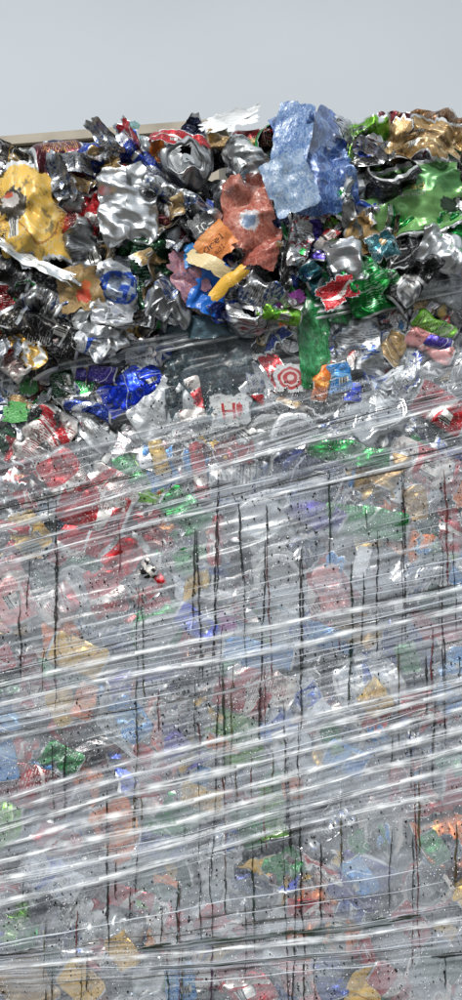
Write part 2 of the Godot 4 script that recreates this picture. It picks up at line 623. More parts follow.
func landmarks():
	# --- left of the top edge
	var yellow := StandardMaterial3D.new()
	var im := ink_image("yellow", 3)
	blot(im, 42, 62, 30, 24, Color("2b2a2c"), 5)
	blot(im, 38, 56, 19, 12, Color("cfcac8"), 6)
	blot(im, 36, 48, 10, 5, Color("c2543a"), 8)
	yellow.albedo_texture = ImageTexture.create_from_image(im)
	yellow.metallic = 0.1
	yellow.roughness = 0.38
	scrap("torn_can", "large crumpled yellow can wall with black and white emblem", "can", 28, 208, 0.028, 72, 104, 8, Vector2(-8, 8), 0.8, Vector2(-9, -3), 0.16, yellow, 101)
	mark("yellow can wall", 28, 208)
	scrap("torn_can", "long pale torn can edge slanting under the yellow wall", "can", 34, 262, 0.03, 92, 13, -29, Vector2(-20, 0), 0.5, Vector2(2, 0), 0.25, ink("pale"), 102)
	scrap("plastic_scrap", "small rolled white scrap on top beside the yellow can wall", "scrap", 20, 155, -0.01, 30, 12, -12, Vector2(20, 0), 0.6, Vector2(0, 60), 0.2, plastic(Color(0.85, 0.86, 0.87), 1.0), 103, false)
	can("maroon can with its open end facing out beside the white scrap", 58, 163, -0.012, -75, Vector2(-18, 20), 52, 40, 0.7, 0.8, "maroon", 104, 2)
	mark("maroon can", 58, 163)
	can("flattened navy and maroon can along the top edge", 82, 150, -0.03, 88, Vector2(0, 0), 76, 20, 0.35, 0.6, "navy", 105)
	can("folded blue can with white end lying across the top edge", 112, 153, 0.0, -72, Vector2(10, 0), 62, 32, 0.5, 0.7, "blue", 106, 2)
	mark("folded blue can", 112, 153)
	scrap("plastic_scrap", "pale teal plastic scrap standing on the folded blue can", "scrap", 128, 130, -0.012, 24, 20, 15, Vector2(0, 10), 0.8, Vector2(0, 10), 0.3, plastic(Color(0.35, 0.60, 0.60), 0.75), 107, false)
	can("red can with dark crease behind the grey oval scrap", 80, 196, -0.004, 25, Vector2(0, 15), 62, 38, 0.5, 0.9, "red", 108)
	can("narrow red can upright beside the crumpled silver can", 97, 216, 0.006, -8, Vector2(0, 0), 50, 20, 0.5, 0.9, "red", 109)
	can("dark red can low beside the yellow can wall", 74, 228, 0.0, 62, Vector2(0, 0), 56, 28, 0.5, 0.9, "red_dark", 110)
	mark("dark red can", 74, 228)
	scrap("torn_can", "grey brown oval can scrap over the red can", "can", 68, 201, 0.014, 28, 32, 30, Vector2(0, 0), 0.7, Vector2(-14, -8), 0.15, ink("grey"), 111)
	can("crumpled plain silver can standing upright over gold pieces", 128, 205, 0.022, 7, Vector2(-6, 0), 84, 56, 0.45, 1.0, "bright", 112, 0, false, "", true)
	mark("crumpled silver can", 128, 205)
	scrap("torn_can", "gold can strip above the crumpled silver can", "can", 110, 173, 0.004, 46, 14, 28, Vector2(-15, 0), 0.8, Vector2(8, 0), 0.3, ink("gold"), 113)
	scrap("torn_can", "curved red and gold can strip over the crumpled silver can", "can", 131, 171, 0.012, 46, 17, -18, Vector2(-15, 0), 0.8, Vector2(-14, 0), 0.25, ink("red"), 114)
	# --- the can with its lid to the front
	can("crushed can with its opened lid and pull tab facing out", 188, 161, 0.006, -14, Vector2(98, 205), 38, 50, 0.75, 0.8, "grey", 115, 3, true)
	mark("lid with pull tab", 188, 159)
	scrap("torn_can", "curved red can wall folded over the lid with pull tab", "can", 178, 137, 0.022, 58, 22, -6, Vector2(-30, 0), 0.8, Vector2(-12, 0), 0.25, ink("red"), 116)
	scrap("torn_can", "small orange can scrap standing beside the red can wall", "can", 159, 148, 0.006, 16, 26, 15, Vector2(0, 0), 0.8, Vector2(10, 0), 0.3, ink("orange"), 117)
	can("blue and silver twisted can falling away beside the lid", 158, 180, 0.008, 40, Vector2(0, 10), 62, 20, 0.5, 1.0, "blue", 118)
	can("long folded silver can slanting under the lid with pull tab", 183, 200, 0.018, 62, Vector2(0, 0), 84, 17, 0.5, 0.9, "silver", 119, 0)
	can("long folded dark can slanting below the silver fold", 174, 216, 0.012, 60, Vector2(0, 0), 76, 16, 0.5, 0.9, "black_white", 120, 0)
	can("thin brown striped can slanting beside the green shards", 160, 222, 0.006, 55, Vector2(0, 0), 60, 15, 0.5, 0.9, "maroon", 121, 0)
	scrap("plastic_scrap", "white plastic scrap with pointed tip on the top edge", "scrap", 230, 121, -0.012, 54, 24, 18, Vector2(-10, 0), 0.9, Vector2(0, 16), 0.35, plastic(Color(0.86, 0.87, 0.88), 1.0), 122, false)
	mark("white plastic scrap", 230, 124)
	can("brown gold can lying along the top under the white scrap", 232, 145, -0.008, 82, Vector2(0, 0), 56, 22, 0.4, 0.9, "gold", 123)
	can("grey and white crushed can beside the lid with pull tab", 246, 160, 0.006, 50, Vector2(10, 0), 46, 34, 0.5, 1.1, "pale", 124)
	can("thin dark red can along the top edge beside the blue bag", 255, 139, -0.02, 86, Vector2(0, 0), 50, 18, 0.4, 0.7, "red_dark", 125)
	can("round green can end half behind the blue bag", 268, 148, -0.006, -20, Vector2(70, 0), 24, 26, 0.9, 0.4, "green", 126, 2)
	# --- blue bag
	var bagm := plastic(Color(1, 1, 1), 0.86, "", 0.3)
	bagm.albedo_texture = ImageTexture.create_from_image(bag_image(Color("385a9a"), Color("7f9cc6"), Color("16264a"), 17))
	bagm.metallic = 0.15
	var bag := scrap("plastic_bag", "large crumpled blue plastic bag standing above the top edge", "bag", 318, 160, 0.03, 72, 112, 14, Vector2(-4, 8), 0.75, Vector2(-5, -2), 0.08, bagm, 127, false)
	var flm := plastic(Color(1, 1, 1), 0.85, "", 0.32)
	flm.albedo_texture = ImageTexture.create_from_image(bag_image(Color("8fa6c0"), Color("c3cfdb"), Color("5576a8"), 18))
	var rf := RandomNumberGenerator.new()
	rf.seed = 128
	var cf := crush(rf, 0.6, Basis(Vector3(0, 0, 1), 0.4), Vector3.ONE, FLAT)
	var fl := node("loose_flap", sheet_mesh(cf, rf, 48 * S, 56 * S, 0.08, 0), flm, bag)
	fl.position = at(290, 184, 0.045) - bag.position
	fl.set_meta("label", "pale blue loose flap of the bag")
	rf.seed = 131
	cf = crush(rf, 0.4, Basis(Vector3(0, 0, 1), -0.18), Vector3.ONE, FLAT)
	var mo := plastic(Color(1, 1, 1), 0.95, "", 0.3)
	mo.albedo_texture = ImageTexture.create_from_image(bag_image(Color("6f8fbd"), Color("b7c6d8"), Color("3c5c97"), 19, true))
	fl = node("upper_corner", sheet_mesh(cf, rf, 36 * S, 66 * S, 0.05, 0), mo, bag)
	fl.position = at(293, 134, 0.036) - bag.position
	mark("blue bag", 310, 155)
	# --- middle pieces
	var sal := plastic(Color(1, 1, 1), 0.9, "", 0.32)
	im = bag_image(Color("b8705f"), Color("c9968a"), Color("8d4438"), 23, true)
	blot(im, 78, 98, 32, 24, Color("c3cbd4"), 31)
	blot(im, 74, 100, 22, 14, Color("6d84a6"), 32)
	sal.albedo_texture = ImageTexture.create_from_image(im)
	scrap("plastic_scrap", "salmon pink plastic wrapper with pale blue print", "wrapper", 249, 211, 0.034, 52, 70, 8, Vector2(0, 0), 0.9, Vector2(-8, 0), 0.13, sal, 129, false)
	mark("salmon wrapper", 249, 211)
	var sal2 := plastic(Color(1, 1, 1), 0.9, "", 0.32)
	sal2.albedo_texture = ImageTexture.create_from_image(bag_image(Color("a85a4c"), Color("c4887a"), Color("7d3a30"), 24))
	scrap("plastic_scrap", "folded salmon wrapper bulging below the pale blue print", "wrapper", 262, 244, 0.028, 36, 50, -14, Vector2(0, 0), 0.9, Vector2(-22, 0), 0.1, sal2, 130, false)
	var orange := plastic(Color(1, 1, 1), 1.0, "", 0.4)
	im = Image.create(144, 144, false, Image.FORMAT_RGBA8)
	im.fill(Color("cf7f45"))
	blot(im, 70, 20, 90, 18, Color("dd9b62"), 41)
	stamp(im, "Orel", 20, 50, 4, Color("2c1c18"))
	stamp(im, "adl", 40, 92, 3, Color("7a3a1c"))
	orange.albedo_texture = ImageTexture.create_from_image(im)
	scrap("label_scrap", "torn orange label with dark script lettering", "label", 216, 243, 0.044, 40, 32, 42, Vector2(0, 0), 0.5, Vector2(-10, 0), 0.16, orange, 132, false)
	mark("orange label", 216, 243)
	var icm := plastic(Color(1, 1, 1), 1.0, "", 0.4)
	im = Image.create(144, 144, false, Image.FORMAT_RGBA8)
	im.fill(Color("3a3c40"))
	stamp(im, "IC-", 34, 56, 6, Color("d2d2d0"))
	icm.albedo_texture = ImageTexture.create_from_image(im)
	scrap("label_scrap", "dark grey label scrap with white letters above the orange label", "label", 203, 226, 0.04, 24, 26, 28, Vector2(0, 0), 0.5, Vector2(8, 0), 0.2, icm, 133, false)
	scrap("label_scrap", "curved cream strip along the lower edge of the orange label", "label", 211, 264, 0.047, 52, 15, -27, Vector2(0, 0), 0.4, Vector2(-14, 0), 0.14, plastic(Color("d0bd92"), 1.0), 134, false)
	scrap("plastic_scrap", "bright blue plastic piece hanging under the cream strip", "scrap", 211, 285, 0.036, 34, 52, -24, Vector2(0, 0), 0.7, Vector2(-8, 0), 0.18, plastic(Color("1c63bb"), 1.0), 135, false)
	scrap("plastic_scrap", "small blue plastic corner above the pink wrapper", "scrap", 193, 254, 0.038, 16, 24, 15, Vector2(0, 0), 0.7, Vector2(-8, 0), 0.2, plastic(Color("2c7cc0"), 1.0), 136, false)
	scrap("plastic_scrap", "rolled yellow strip lying across the bright blue piece", "scrap", 229, 282, 0.05, 44, 13, 42, Vector2(0, 0), 0.4, Vector2(0, -60), 0.12, plastic(Color("d9a93e"), 1.0), 137, false)
	var pk := plastic(Color(1, 1, 1), 0.92, "", 0.35)
	pk.albedo_texture = ImageTexture.create_from_image(bag_image(Color("a4686e"), Color("bd8d90"), Color("5a5a86"), 25, true))
	scrap("plastic_scrap", "dusty pink wrapper half behind the bright blue piece", "wrapper", 188, 273, 0.032, 32, 48, 25, Vector2(0, 0), 0.8, Vector2(-14, 0), 0.16, pk, 138, false)
	can("ribbed grey silver can slanting beside the yellow strip", 262, 296, 0.022, 58, Vector2(0, 0), 52, 28, 0.5, 0.9, "silver", 139)
	can("squared silver can end lying below the bright blue piece", 247, 317, 0.012, 20, Vector2(66, 30), 30, 38, 0.7, 0.9, "silver", 140, 3, true)
	mark("squared can end", 247, 315)
	scrap("plastic_scrap", "dark purple scrap beside the squared can end", "scrap", 288, 300, 0.03, 34, 17, 25, Vector2(-10, 0), 0.7, Vector2(-18, 0), 0.2, plastic(Color("5c2560"), 1.0), 141, false)
	can("green and white can fold below the purple scrap", 278, 314, 0.022, 78, Vector2(0, 0), 44, 18, 0.5, 0.8, "lime", 142, 0)
	can("oval silver can base in the dark below the pink wrapper", 168, 305, 0.008, 10, Vector2(-66, 0), 40, 44, 0.7, 1.1, "silver", 143, 2)
	can("dark green can with silver rings beside the pink wrapper", 156, 272, 0.008, 5, Vector2(0, 0), 76, 38, 0.5, 1.1, "green_dark", 144)
	can("dark crumpled can filling the gap under the silver fold", 165, 245, -0.005, 40, Vector2(0, 0), 70, 40, 0.5, 1.1, "green_dark", 145)
	can("silver blue can standing beside the tan label", 117, 292, 0.014, -8, Vector2(0, 0), 72, 38, 0.45, 1.2, "white_blue", 146)
	can("grey printed can under the crumpled silver can", 82, 252, 0.012, 15, Vector2(0, 0), 56, 36, 0.5, 1.0, "grey", 147)
	# --- right of the top edge
	var lm := ink("lime")
	scrap("torn_can", "lime green can wall upright beside the blue bag", "can", 368, 150, 0.004, 40, 56, -8, Vector2(0, 0), 1.1, Vector2(-12, 0), 0.25, lm, 148)
	mark("lime can wall", 368, 150)
	scrap("torn_can", "lime and silver can wall low beside the blue bag", "can", 342, 226, 0.012, 32, 30, 20, Vector2(0, 0), 1.1, Vector2(-12, 0), 0.25, lm, 149)
	var gm := StandardMaterial3D.new()
	im = ink_image("green_dark", 4)
	im.fill_rect(Rect2i(0, 6, 144, 130), Color("6fa060"))
	blot(im, 30, 100, 70, 26, Color("7fb070"), 51)
	blot(im, 100, 40, 50, 30, Color("487a4a"), 52)
	blot(im, 40, 30, 34, 22, Color("1c2a20"), 57)
	blot(im, 118, 96, 22, 16, Color("202b24"), 53)
	stamp(im, "ad", 60, 46, 2, Color("c8b068"))
	stamp(im, "CANADA", 46, 64, 1, Color("b9c4b8"))
	gm.albedo_texture = ImageTexture.create_from_image(im)
	gm.metallic = 0.4
	gm.roughness = 0.32
	scrap("torn_can", "wide flattened green can wall with pale lettering", "can", 420, 196, 0.026, 100, 76, 12, Vector2(-4, 0), 0.9, Vector2(-4, -3), 0.1, gm, 150)
	mark("green can wall", 420, 196)
	can("dark dented can end showing beside the green can wall", 390, 184, 0.004, 20, Vector2(50, 0), 46, 54, 0.7, 1.1, "black_white", 151, 2)
	can("green can crushed flat below the green can wall", 432, 226, 0.012, 80, Vector2(0, 0), 90, 34, 0.4, 0.9, "green", 152)
	scrap("torn_can", "torn tan gold can wall with a jagged hole on the top edge", "can", 438, 138, 0.012, 58, 44, -8, Vector2(-6, 0), 0.9, Vector2(-8, 0), 0.24, ink("gold"), 361)
	scrap("torn_can", "narrow gold can strip leaning on the tan can wall", "can", 397, 141, 0.012, 30, 48, -32, Vector2(0, 0), 1.0, Vector2(-16, 0), 0.3, ink("gold", 1), 154)
	mark("gold can wall", 430, 138)
	can("maroon can peeping out behind the narrow gold strip", 398, 126, -0.02, 82, Vector2(0, 0), 50, 24, 0.4, 0.8, "maroon", 155)
	can("brown can behind the tan gold wall at the top", 440, 124, -0.02, 80, Vector2(0, 0), 66, 26, 0.4, 0.8, "brown", 156)
	can("bright silver can with grey print below the green walls", 444, 252, 0.022, 70, Vector2(0, 0), 52, 42, 0.5, 0.8, "bright", 157, 3)
	mark("bright silver can", 444, 252)
	var dm := StandardMaterial3D.new()
	im = ink_image("black", 4)
	stamp(im, "DEI", 26, 40, 5, Color("c4c6c8"))
	dm.albedo_texture = ImageTexture.create_from_image(im)
	dm.metallic = 0.5
	dm.roughness = 0.33
	scrap("torn_can", "black can wall with white letters below the green can wall", "can", 404, 246, 0.024, 44, 40, 15, Vector2(0, 0), 0.8, Vector2(-8, 0), 0.16, dm, 158)
	can("tan gold can fold beside the black lettered wall", 366, 240, 0.012, 70, Vector2(0, 0), 46, 26, 0.5, 1.0, "gold", 159)
	scrap("torn_can", "teal printed can scrap under the green can wall", "can", 383, 248, 0.024, 28, 26, 20, Vector2(0, 0), 0.8, Vector2(-12, 0), 0.2, ink("teal"), 160)
	can("violet can standing in the gap under the blue bag", 316, 242, 0.008, 8, Vector2(0, 0), 44, 18, 0.5, 0.9, "violet", 161)
	can("silver can standing left of the violet can", 299, 240, 0.012, -10, Vector2(0, 0), 56, 22, 0.5, 1.0, "silver", 162, 0)
	can("silver and blue can crushed under the lime wall", 364, 206, 0.014, 15, Vector2(0, 0), 60, 24, 0.5, 1.0, "white_blue", 163)
	can("rounded silver can end beside the violet can", 346, 262, 0.024, 20, Vector2(20, 0), 44, 32, 0.6, 0.9, "bright", 164, 0)
	can("shiny green can folded in the middle under the gold fold", 372, 284, 0.018, 20, Vector2(0, 0), 62, 52, 0.5, 1.1, "green", 165)
	mark("shiny green can", 372, 284)
	can("small shiny green can beside the red corner", 342, 306, 0.004, 75, Vector2(0, 0), 60, 30, 0.5, 1.0, "green", 166)
	scrap("torn_can", "red can corner with white edge on the green bottle", "can", 338, 292, 0.035, 38, 26, 28, Vector2(0, 0), 0.6, Vector2(-6, 0), 0.28, ink("red", 1), 167)
	mark("red can corner", 338, 292)
	can("teal and red crushed can above the green bottle", 316, 278, 0.012, 35, Vector2(0, 0), 36, 24, 0.5, 1.0, "teal", 168)
	can("dark silver can slanting beside the shiny green can", 415, 280, 0.016, -40, Vector2(0, 0), 66, 26, 0.5, 1.0, "black_white", 169)
	can("grey can lying above the first film strands", 446, 286, 0.01, 70, Vector2(0, 0), 56, 32, 0.5, 1.0, "grey", 170)
	bottle("squashed green plastic bottle standing half under the film", 314, 340, 0.006, 2, 30, 100, 171)
	mark("green bottle", 314, 340)
	# --- left, above the film
	scrap("label_scrap", "tan label with red fruit picture", "label", 80, 288, 0.03, 46, 44, 10, Vector2(0, 0), 0.7, Vector2(-8, 0), 0.1, fruit(), 172, false)
	mark("tan fruit label", 80, 288)
	can("black can lying under the pale torn edge", 26, 282, 0.008, 62, Vector2(0, 0), 92, 46, 0.5, 0.7, "black", 173)
	can("dark red can showing below the black can", 8, 318, 0.006, 15, Vector2(0, 0), 66, 22, 0.5, 0.9, "red_dark", 174)
	can("black and gold can with white end leaning at the film edge", 26, 342, 0.02, 32, Vector2(0, 0), 74, 30, 0.45, 0.8, "black_gold", 175)
	mark("black gold can", 26, 342)
	can("dark can wall folded beside the black and gold can", 52, 334, 0.014, 70, Vector2(0, 0), 66, 38, 0.5, 0.9, "black", 176)
	can("silver can crumpled under the tan fruit label", 100, 330, 0.018, 30, Vector2(0, 0), 56, 40, 0.45, 1.2, "bright", 177, 0)
	can("white torn can below the black and gold can", 12, 362, 0.014, 50, Vector2(0, 0), 40, 28, 0.5, 1.0, "white_red", 178)
	can("small white can with blue spot above the film edge", 92, 345, 0.022, 70, Vector2(0, 0), 36, 20, 0.5, 0.8, "white_blue", 179)
	can("green can sticking up through the film edge", 58, 372, 0.0, 10, Vector2(0, 0), 52, 22, 0.5, 0.8, "green_dark", 180)
	can("silver grey can under the pale torn edge", 50, 306, 0.012, 70, Vector2(0, 0), 52, 30, 0.5, 1.0, "silver", 181)
	# --- just under the film
	var tq := plastic(Color(1, 1, 1), 0.93, "", 0.3)
	tq.albedo_texture = ImageTexture.create_from_image(bag_image(Color("1b2b35"), Color("5f7a86"), Color("0c1413"), 27, true))
	scrap("plastic_scrap", "wide dark teal plastic sheet with fine print under the film", "plastic sheet", 210, 374, -0.004, 92, 96, 6, Vector2(0, 0), 1.1, Vector2(0, 0), 0.06, tq, 182, false)
	mark("dark teal sheet", 212, 372)
	scrap("plastic_scrap", "rolled blue grey plastic edge along the top of the dark teal sheet", "scrap", 200, 326, 0.008, 84, 22, 4, Vector2(0, 0), 0.8, Vector2(-6, 0), 0.15, plastic(Color("4d6673"), 0.85), 183, false)
	var hm := StandardMaterial3D.new()
	im = ink_image("pale", 6)
	blot(im, 72, 70, 40, 44, Color("c9c6c2"), 61)
	stamp(im, "H", 44, 40, 10, Color("a32a2c"))
	blot(im, 108, 70, 12, 34, Color("a32a2c"), 63)
	hm.albedo_texture = ImageTexture.create_from_image(im)
	hm.roughness = 0.4
	hm.metallic = 0.3
	scrap("torn_can", "white can wall with bold red letter under the film", "can", 230, 410, 0.0, 40, 32, 4, Vector2(0, 0), 0.6, Vector2(-4, 0), 0.14, hm, 184)
	mark("red letter wall", 230, 410)
	can("white and red can tilted beside the dark teal sheet", 188, 396, 0.001, 12, Vector2(0, 0), 46, 30, 0.5, 0.8, "white_red", 185)
	var rc := StandardMaterial3D.new()
	im = ink_image("pale", 7)
	ring(im, 72, 72, 58, Color("a53033"))
	ring(im, 72, 72, 44, Color("cbb9b6"))
	ring(im, 72, 72, 34, Color("a53033"))
	ring(im, 74, 70, 16, Color("cbb9b6"))
	rc.albedo_texture = ImageTexture.create_from_image(im)
	rc.roughness = 0.4
	scrap("torn_can", "white can wall with round red seal under the film", "can", 291, 378, 0.0, 30, 28, 0, Vector2(0, 0), 0.5, Vector2(-4, 0), 0.14, rc, 186)
	mark("round red seal", 291, 378)
	can("silver cone shaped can half under the dark teal sheet", 160, 408, 0.003, -48, Vector2(0, 0), 66, 46, 0.45, 0.6, "bright", 187, 2, false, "", true)
	mark("silver cone can", 160, 408)
	can("brilliant blue can crumpled under the first film strands", 124, 390, 0.004, -55, Vector2(0, 0), 56, 34, 0.45, 1.0, "blue_bright", 188, 0)
	mark("brilliant blue can", 124, 390)
	can("small brilliant blue can beside the silver cone", 147, 377, 0.002, 20, Vector2(0, 0), 24, 20, 0.5, 1.0, "blue_bright", 189, 0)
	can("thin blue can strip under the brilliant blue can", 88, 410, 0.001, 70, Vector2(0, 0), 52, 13, 0.5, 0.9, "blue", 190, 0)
	can("violet blue can strip above the brilliant blue can", 95, 372, 0.0, 80, Vector2(0, 0), 46, 18, 0.5, 0.9, "violet", 191, 0)
	scrap("plastic_scrap", "small leaf green scrap at the film edge", "scrap", 27, 386, 0.0, 18, 18, 0, Vector2(0, 0), 0.7, Vector2(0, 0), 0.2, plastic(Color("3f8a45"), 1.0), 192, false)
	scrap("plastic_scrap", "round pale green scrap below the leaf green scrap", "scrap", 13, 412, 0.0, 24, 20, 0, Vector2(0, 0), 0.7, Vector2(0, 0), 0.15, plastic(Color("58a85a"), 1.0), 193, false)
	can("white can with red rose print pressed on the film", 44, 440, -0.012, -35, Vector2(0, 0), 70, 50, 0.4, 0.8, "white_red", 194, 3)
	mark("red rose can", 44, 440)
	can("lime yellow can strip under the strands by the silver can", 434, 326, 0.0, 62, Vector2(0, 0), 46, 18, 0.5, 0.9, "lime", 195, 0)
	can("pink and white can under the lime yellow strip", 430, 344, 0.0, 60, Vector2(0, 0), 56, 22, 0.5, 0.9, "pink", 196, 0)
	can("violet blue can strip over the pink and white can", 434, 340, 0.003, 76, Vector2(0, 0), 36, 13, 0.5, 0.6, "violet", 197, 0)
	mark("violet strip", 434, 340)
	can("brown gold can crumpled beside the grey can in the film", 394, 345, 0.0, -30, Vector2(0, 0), 34, 24, 0.5, 1.1, "gold", 198, 0)
	can("grey silver can crumpled beside the green bottle", 356, 342, 0.0, 10, Vector2(0, 0), 56, 52, 0.45, 1.2, "silver", 199)
	mark("grey silver can", 356, 342)
	can("sky blue can beside the foot of the green bottle", 338, 378, 0.002, 15, Vector2(0, 0), 30, 26, 0.5, 0.7, "sky", 200, 0)
	can("rusty orange can strip at the foot of the green bottle", 323, 380, 0.001, -10, Vector2(0, 0), 46, 15, 0.5, 0.9, "orange", 201, 0)
	can("small royal blue can under the sky blue can", 352, 390, 0.003, 0, Vector2(0, 0), 20, 18, 0.5, 0.6, "blue_bright", 202, 0)
	can("can crushed to a thick ridged silver disc", 374, 418, -0.022, 0, Vector2(80, 12), 36, 80, 0.9, 0.8, "bright", 203, 1, false, "", true)
	mark("ridged silver disc", 374, 418)
	can("bright red can under the strands beside the silver disc", 442, 408, 0.001, 60, Vector2(0, 0), 62, 36, 0.45, 0.8, "red", 204)
	mark("bright red can", 442, 408)
	can("red and white can below the bright red can", 420, 462, 0.001, 65, Vector2(0, 0), 66, 36, 0.45, 0.8, "white_red", 205)
	can("dark green can under the ridged silver disc", 350, 452, 0.001, 80, Vector2(0, 0), 88, 22, 0.45, 0.8, "green", 206, 0)
	can("pleated silver can base like a flower", 293, 436, -0.024, 0, Vector2(-82, 0), 40, 52, 0.88, 0.5, "bright", 207, 2)
	mark("pleated can base", 293, 436)
	can("navy can under the pleated can base", 306, 474, 0.0, 70, Vector2(0, 0), 72, 44, 0.45, 0.7, "navy", 208)
	can("violet can below the navy can", 316, 512, 0.0, 60, Vector2(0, 0), 60, 32, 0.45, 0.7, "violet", 209)
	can("yellow can strip by the silver cone can", 158, 456, 0.002, 15, Vector2(0, 0), 36, 16, 0.5, 0.7, "yellow", 210, 0)
	can("can base ring standing clear in the film", 261, 521, -0.019, 0, Vector2(-88, 0), 30, 58, 0.88, 0.06, "bright", 211, 2, false, "", true)
	mark("can base ring", 261, 521)
	can("pale silver can standing under the can base ring", 282, 596, -0.008, 6, Vector2(0, 0), 104, 54, 0.4, 0.25, "pale", 212, 3, false, "", true)
	can("faint can base pressed on the film below the base ring", 279, 578, -0.012, 0, Vector2(-88, 0), 20, 52, 0.88, 0.08, "pale", 213, 2, false, "", true)
	mark("faint can base", 279, 578)
	can("grass green can under the strands beside the base ring", 184, 512, 0.002, 50, Vector2(0, 0), 54, 34, 0.45, 0.9, "green", 214)
	mark("grass green can", 184, 512)
	can("small green can below the grass green can", 184, 562, 0.002, 30, Vector2(0, 0), 26, 20, 0.5, 0.8, "green", 215, 0)
	can("broad green can striped by the strands", 362, 522, 0.002, 82, Vector2(0, 0), 94, 32, 0.4, 0.7, "green", 216)
	mark("broad green can", 362, 522)
	can("red can with white stripes under the bright strands", 92, 508, 0.002, 70, Vector2(0, 0), 74, 44, 0.4, 0.7, "red", 217)
	mark("red striped can", 92, 508)
	can("red and black can torn open beside the drip", 134, 572, 0.003, 40, Vector2(0, 0), 68, 40, 0.4, 1.0, "red_black", 218)
	mark("red black can", 134, 572)
	can("red can with white script above the gold oval", 104, 590, 0.002, 20, Vector2(0, 0), 56, 36, 0.4, 0.8, "red", 219)
	can("gold and black oval can in the film", 76, 656, 0.003, 66, Vector2(0, 0), 60, 34, 0.4, 0.6, "yellow", 220)
	mark("gold oval can", 76, 656)
	can("royal blue can patch beside the purple scrap", 198, 625, 0.002, 55, Vector2(0, 0), 50, 24, 0.4, 0.8, "blue_bright", 221)
	mark("royal blue can", 198, 625)
	scrap("plastic_scrap", "magenta purple scrap in the film beside the royal blue can", "scrap", 227, 620, 0.001, 16, 26, 0, Vector2(0, 0), 0.6, Vector2(0, 0), 0.2, plastic(Color("8a2c86"), 1.0), 222, false)
	can("light blue can lying flat under the thick strands", 258, 655, 0.002, 80, Vector2(0, 0), 74, 26, 0.4, 0.5, "sky", 223)
	mark("light blue can", 258, 655)
	can("pink red can under the light blue can", 262, 686, 0.001, 75, Vector2(0, 0), 70, 34, 0.4, 0.7, "white_red", 224)
	scrap("plastic_scrap", "bright blue drop shaped scrap on a drip", "scrap", 265, 734, 0.002, 11, 20, 10, Vector2(0, 0), 0.4, Vector2(0, 0), 0.15, plastic(Color("2470c4"), 1.0), 225, false)
	can("orange can patch beside two dark drips", 293, 790, 0.002, 0, Vector2(0, 0), 24, 20, 0.4, 0.6, "orange", 226, 0)
	mark("orange patch", 293, 790)
	can("pale yellow can under the thin strands", 376, 700, 0.002, 40, Vector2(0, 0), 34, 28, 0.4, 0.6, "yellow", 227, 0)
	mark("pale yellow can", 376, 700)
	can("red can fold crossing the long drips", 424, 712, 0.002, 75, Vector2(0, 0), 52, 18, 0.4, 0.7, "red", 228)
	mark("red fold", 424, 712)
	can("sky blue can beside the red can fold", 446, 698, 0.001, 40, Vector2(0, 0), 34, 24, 0.4, 0.7, "sky", 229)
	can("pale blue can under the ribbed strands", 346, 760, 0.001, 70, Vector2(0, 0), 42, 28, 0.4, 0.6, "sky", 230)
	can("green can patch above the pale blue can", 332, 740, 0.001, 20, Vector2(0, 0), 34, 20, 0.4, 0.7, "green", 231)
	can("yellow can patch left of the black chip", 62, 708, 0.002, 20, Vector2(0, 0), 40, 28, 0.4, 0.6, "yellow", 232)
	mark("yellow patch", 62, 708)
	can("orange can beside the yellow can patch", 84, 702, 0.001, -20, Vector2(0, 0), 40, 22, 0.4, 0.6, "orange", 233)
	can("red brown can low beside the paired drips", 34, 790, 0.001, 70, Vector2(0, 0), 80, 40, 0.4, 0.8, "red_dark", 234)
	can("teal blue can showing at the edge above the red brown can", 4, 762, 0.001, 10, Vector2(0, 0), 40, 24, 0.4, 0.6, "sky", 235)
	can("red can patch under the bottom of the wide strands", 56, 842, 0.001, 66, Vector2(0, 0), 50, 26, 0.4, 0.7, "red", 236)
	mark("red patch", 56, 842)
	can("blue grey can under the lower ribbed strands", 50, 878, 0.001, 60, Vector2(0, 0), 66, 34, 0.4, 0.7, "white_blue", 237)
	can("rose red can at the foot of the strap", 246, 984, 0.001, 30, Vector2(0, 0), 60, 44, 0.4, 0.7, "red", 238)
	mark("rose red can", 246, 984)
	can("blue can tip touching the dark strap", 352, 914, 0.002, 70, Vector2(0, 0), 30, 16, 0.4, 0.6, "blue", 239, 0)
	can("red can lying along the dark strap", 312, 912, 0.001, 85, Vector2(0, 0), 52, 18, 0.4, 0.6, "red", 240, 0)
	mark("red can on the strap", 312, 912)
	can("orange tan can in the bottom corner of the film", 24, 986, 0.001, 30, Vector2(0, 0), 60, 50, 0.4, 0.7, "gold", 241)
	mark("orange tan can", 24, 986)
	can("yellow can patch under the dark strap", 122, 952, 0.001, 30, Vector2(0, 0), 38, 26, 0.4, 0.7, "yellow", 242)
	mark("yellow can on the strap", 122, 952)
	can("green can patch under the smooth pale film", 434, 850, 0.001, 30, Vector2(0, 0), 36, 24, 0.4, 0.6, "green", 243)
	mark("green patch", 434, 850)
	can("red can patch below the smooth pale film", 412, 926, 0.001, 40, Vector2(0, 0), 44, 24, 0.4, 0.7, "red", 244)
	mark("red patch in the corner", 412, 926)
	scrap("plastic_scrap", "white oval plastic flake caught in the film", "scrap", 362, 562, 0.003, 16, 30, -15, Vector2(0, 0), 0.6, Vector2(0, 0), 0.15, plastic(Color(0.85, 0.86, 0.87), 1.0), 245, false)
	mark("white oval flake", 362, 562)
	scrap("plastic_scrap", "small white plastic flake below the oval flake", "scrap", 400, 608, 0.003, 11, 14, 10, Vector2(0, 0), 0.6, Vector2(0, 0), 0.2, plastic(Color(0.87, 0.88, 0.89), 1.0), 246, false)
	can("red pink can with white letters at the film's edge", 10, 590, 0.001, 20, Vector2(0, 0), 70, 36, 0.4, 0.7, "pink", 247)
	mark("pink can", 10, 590)
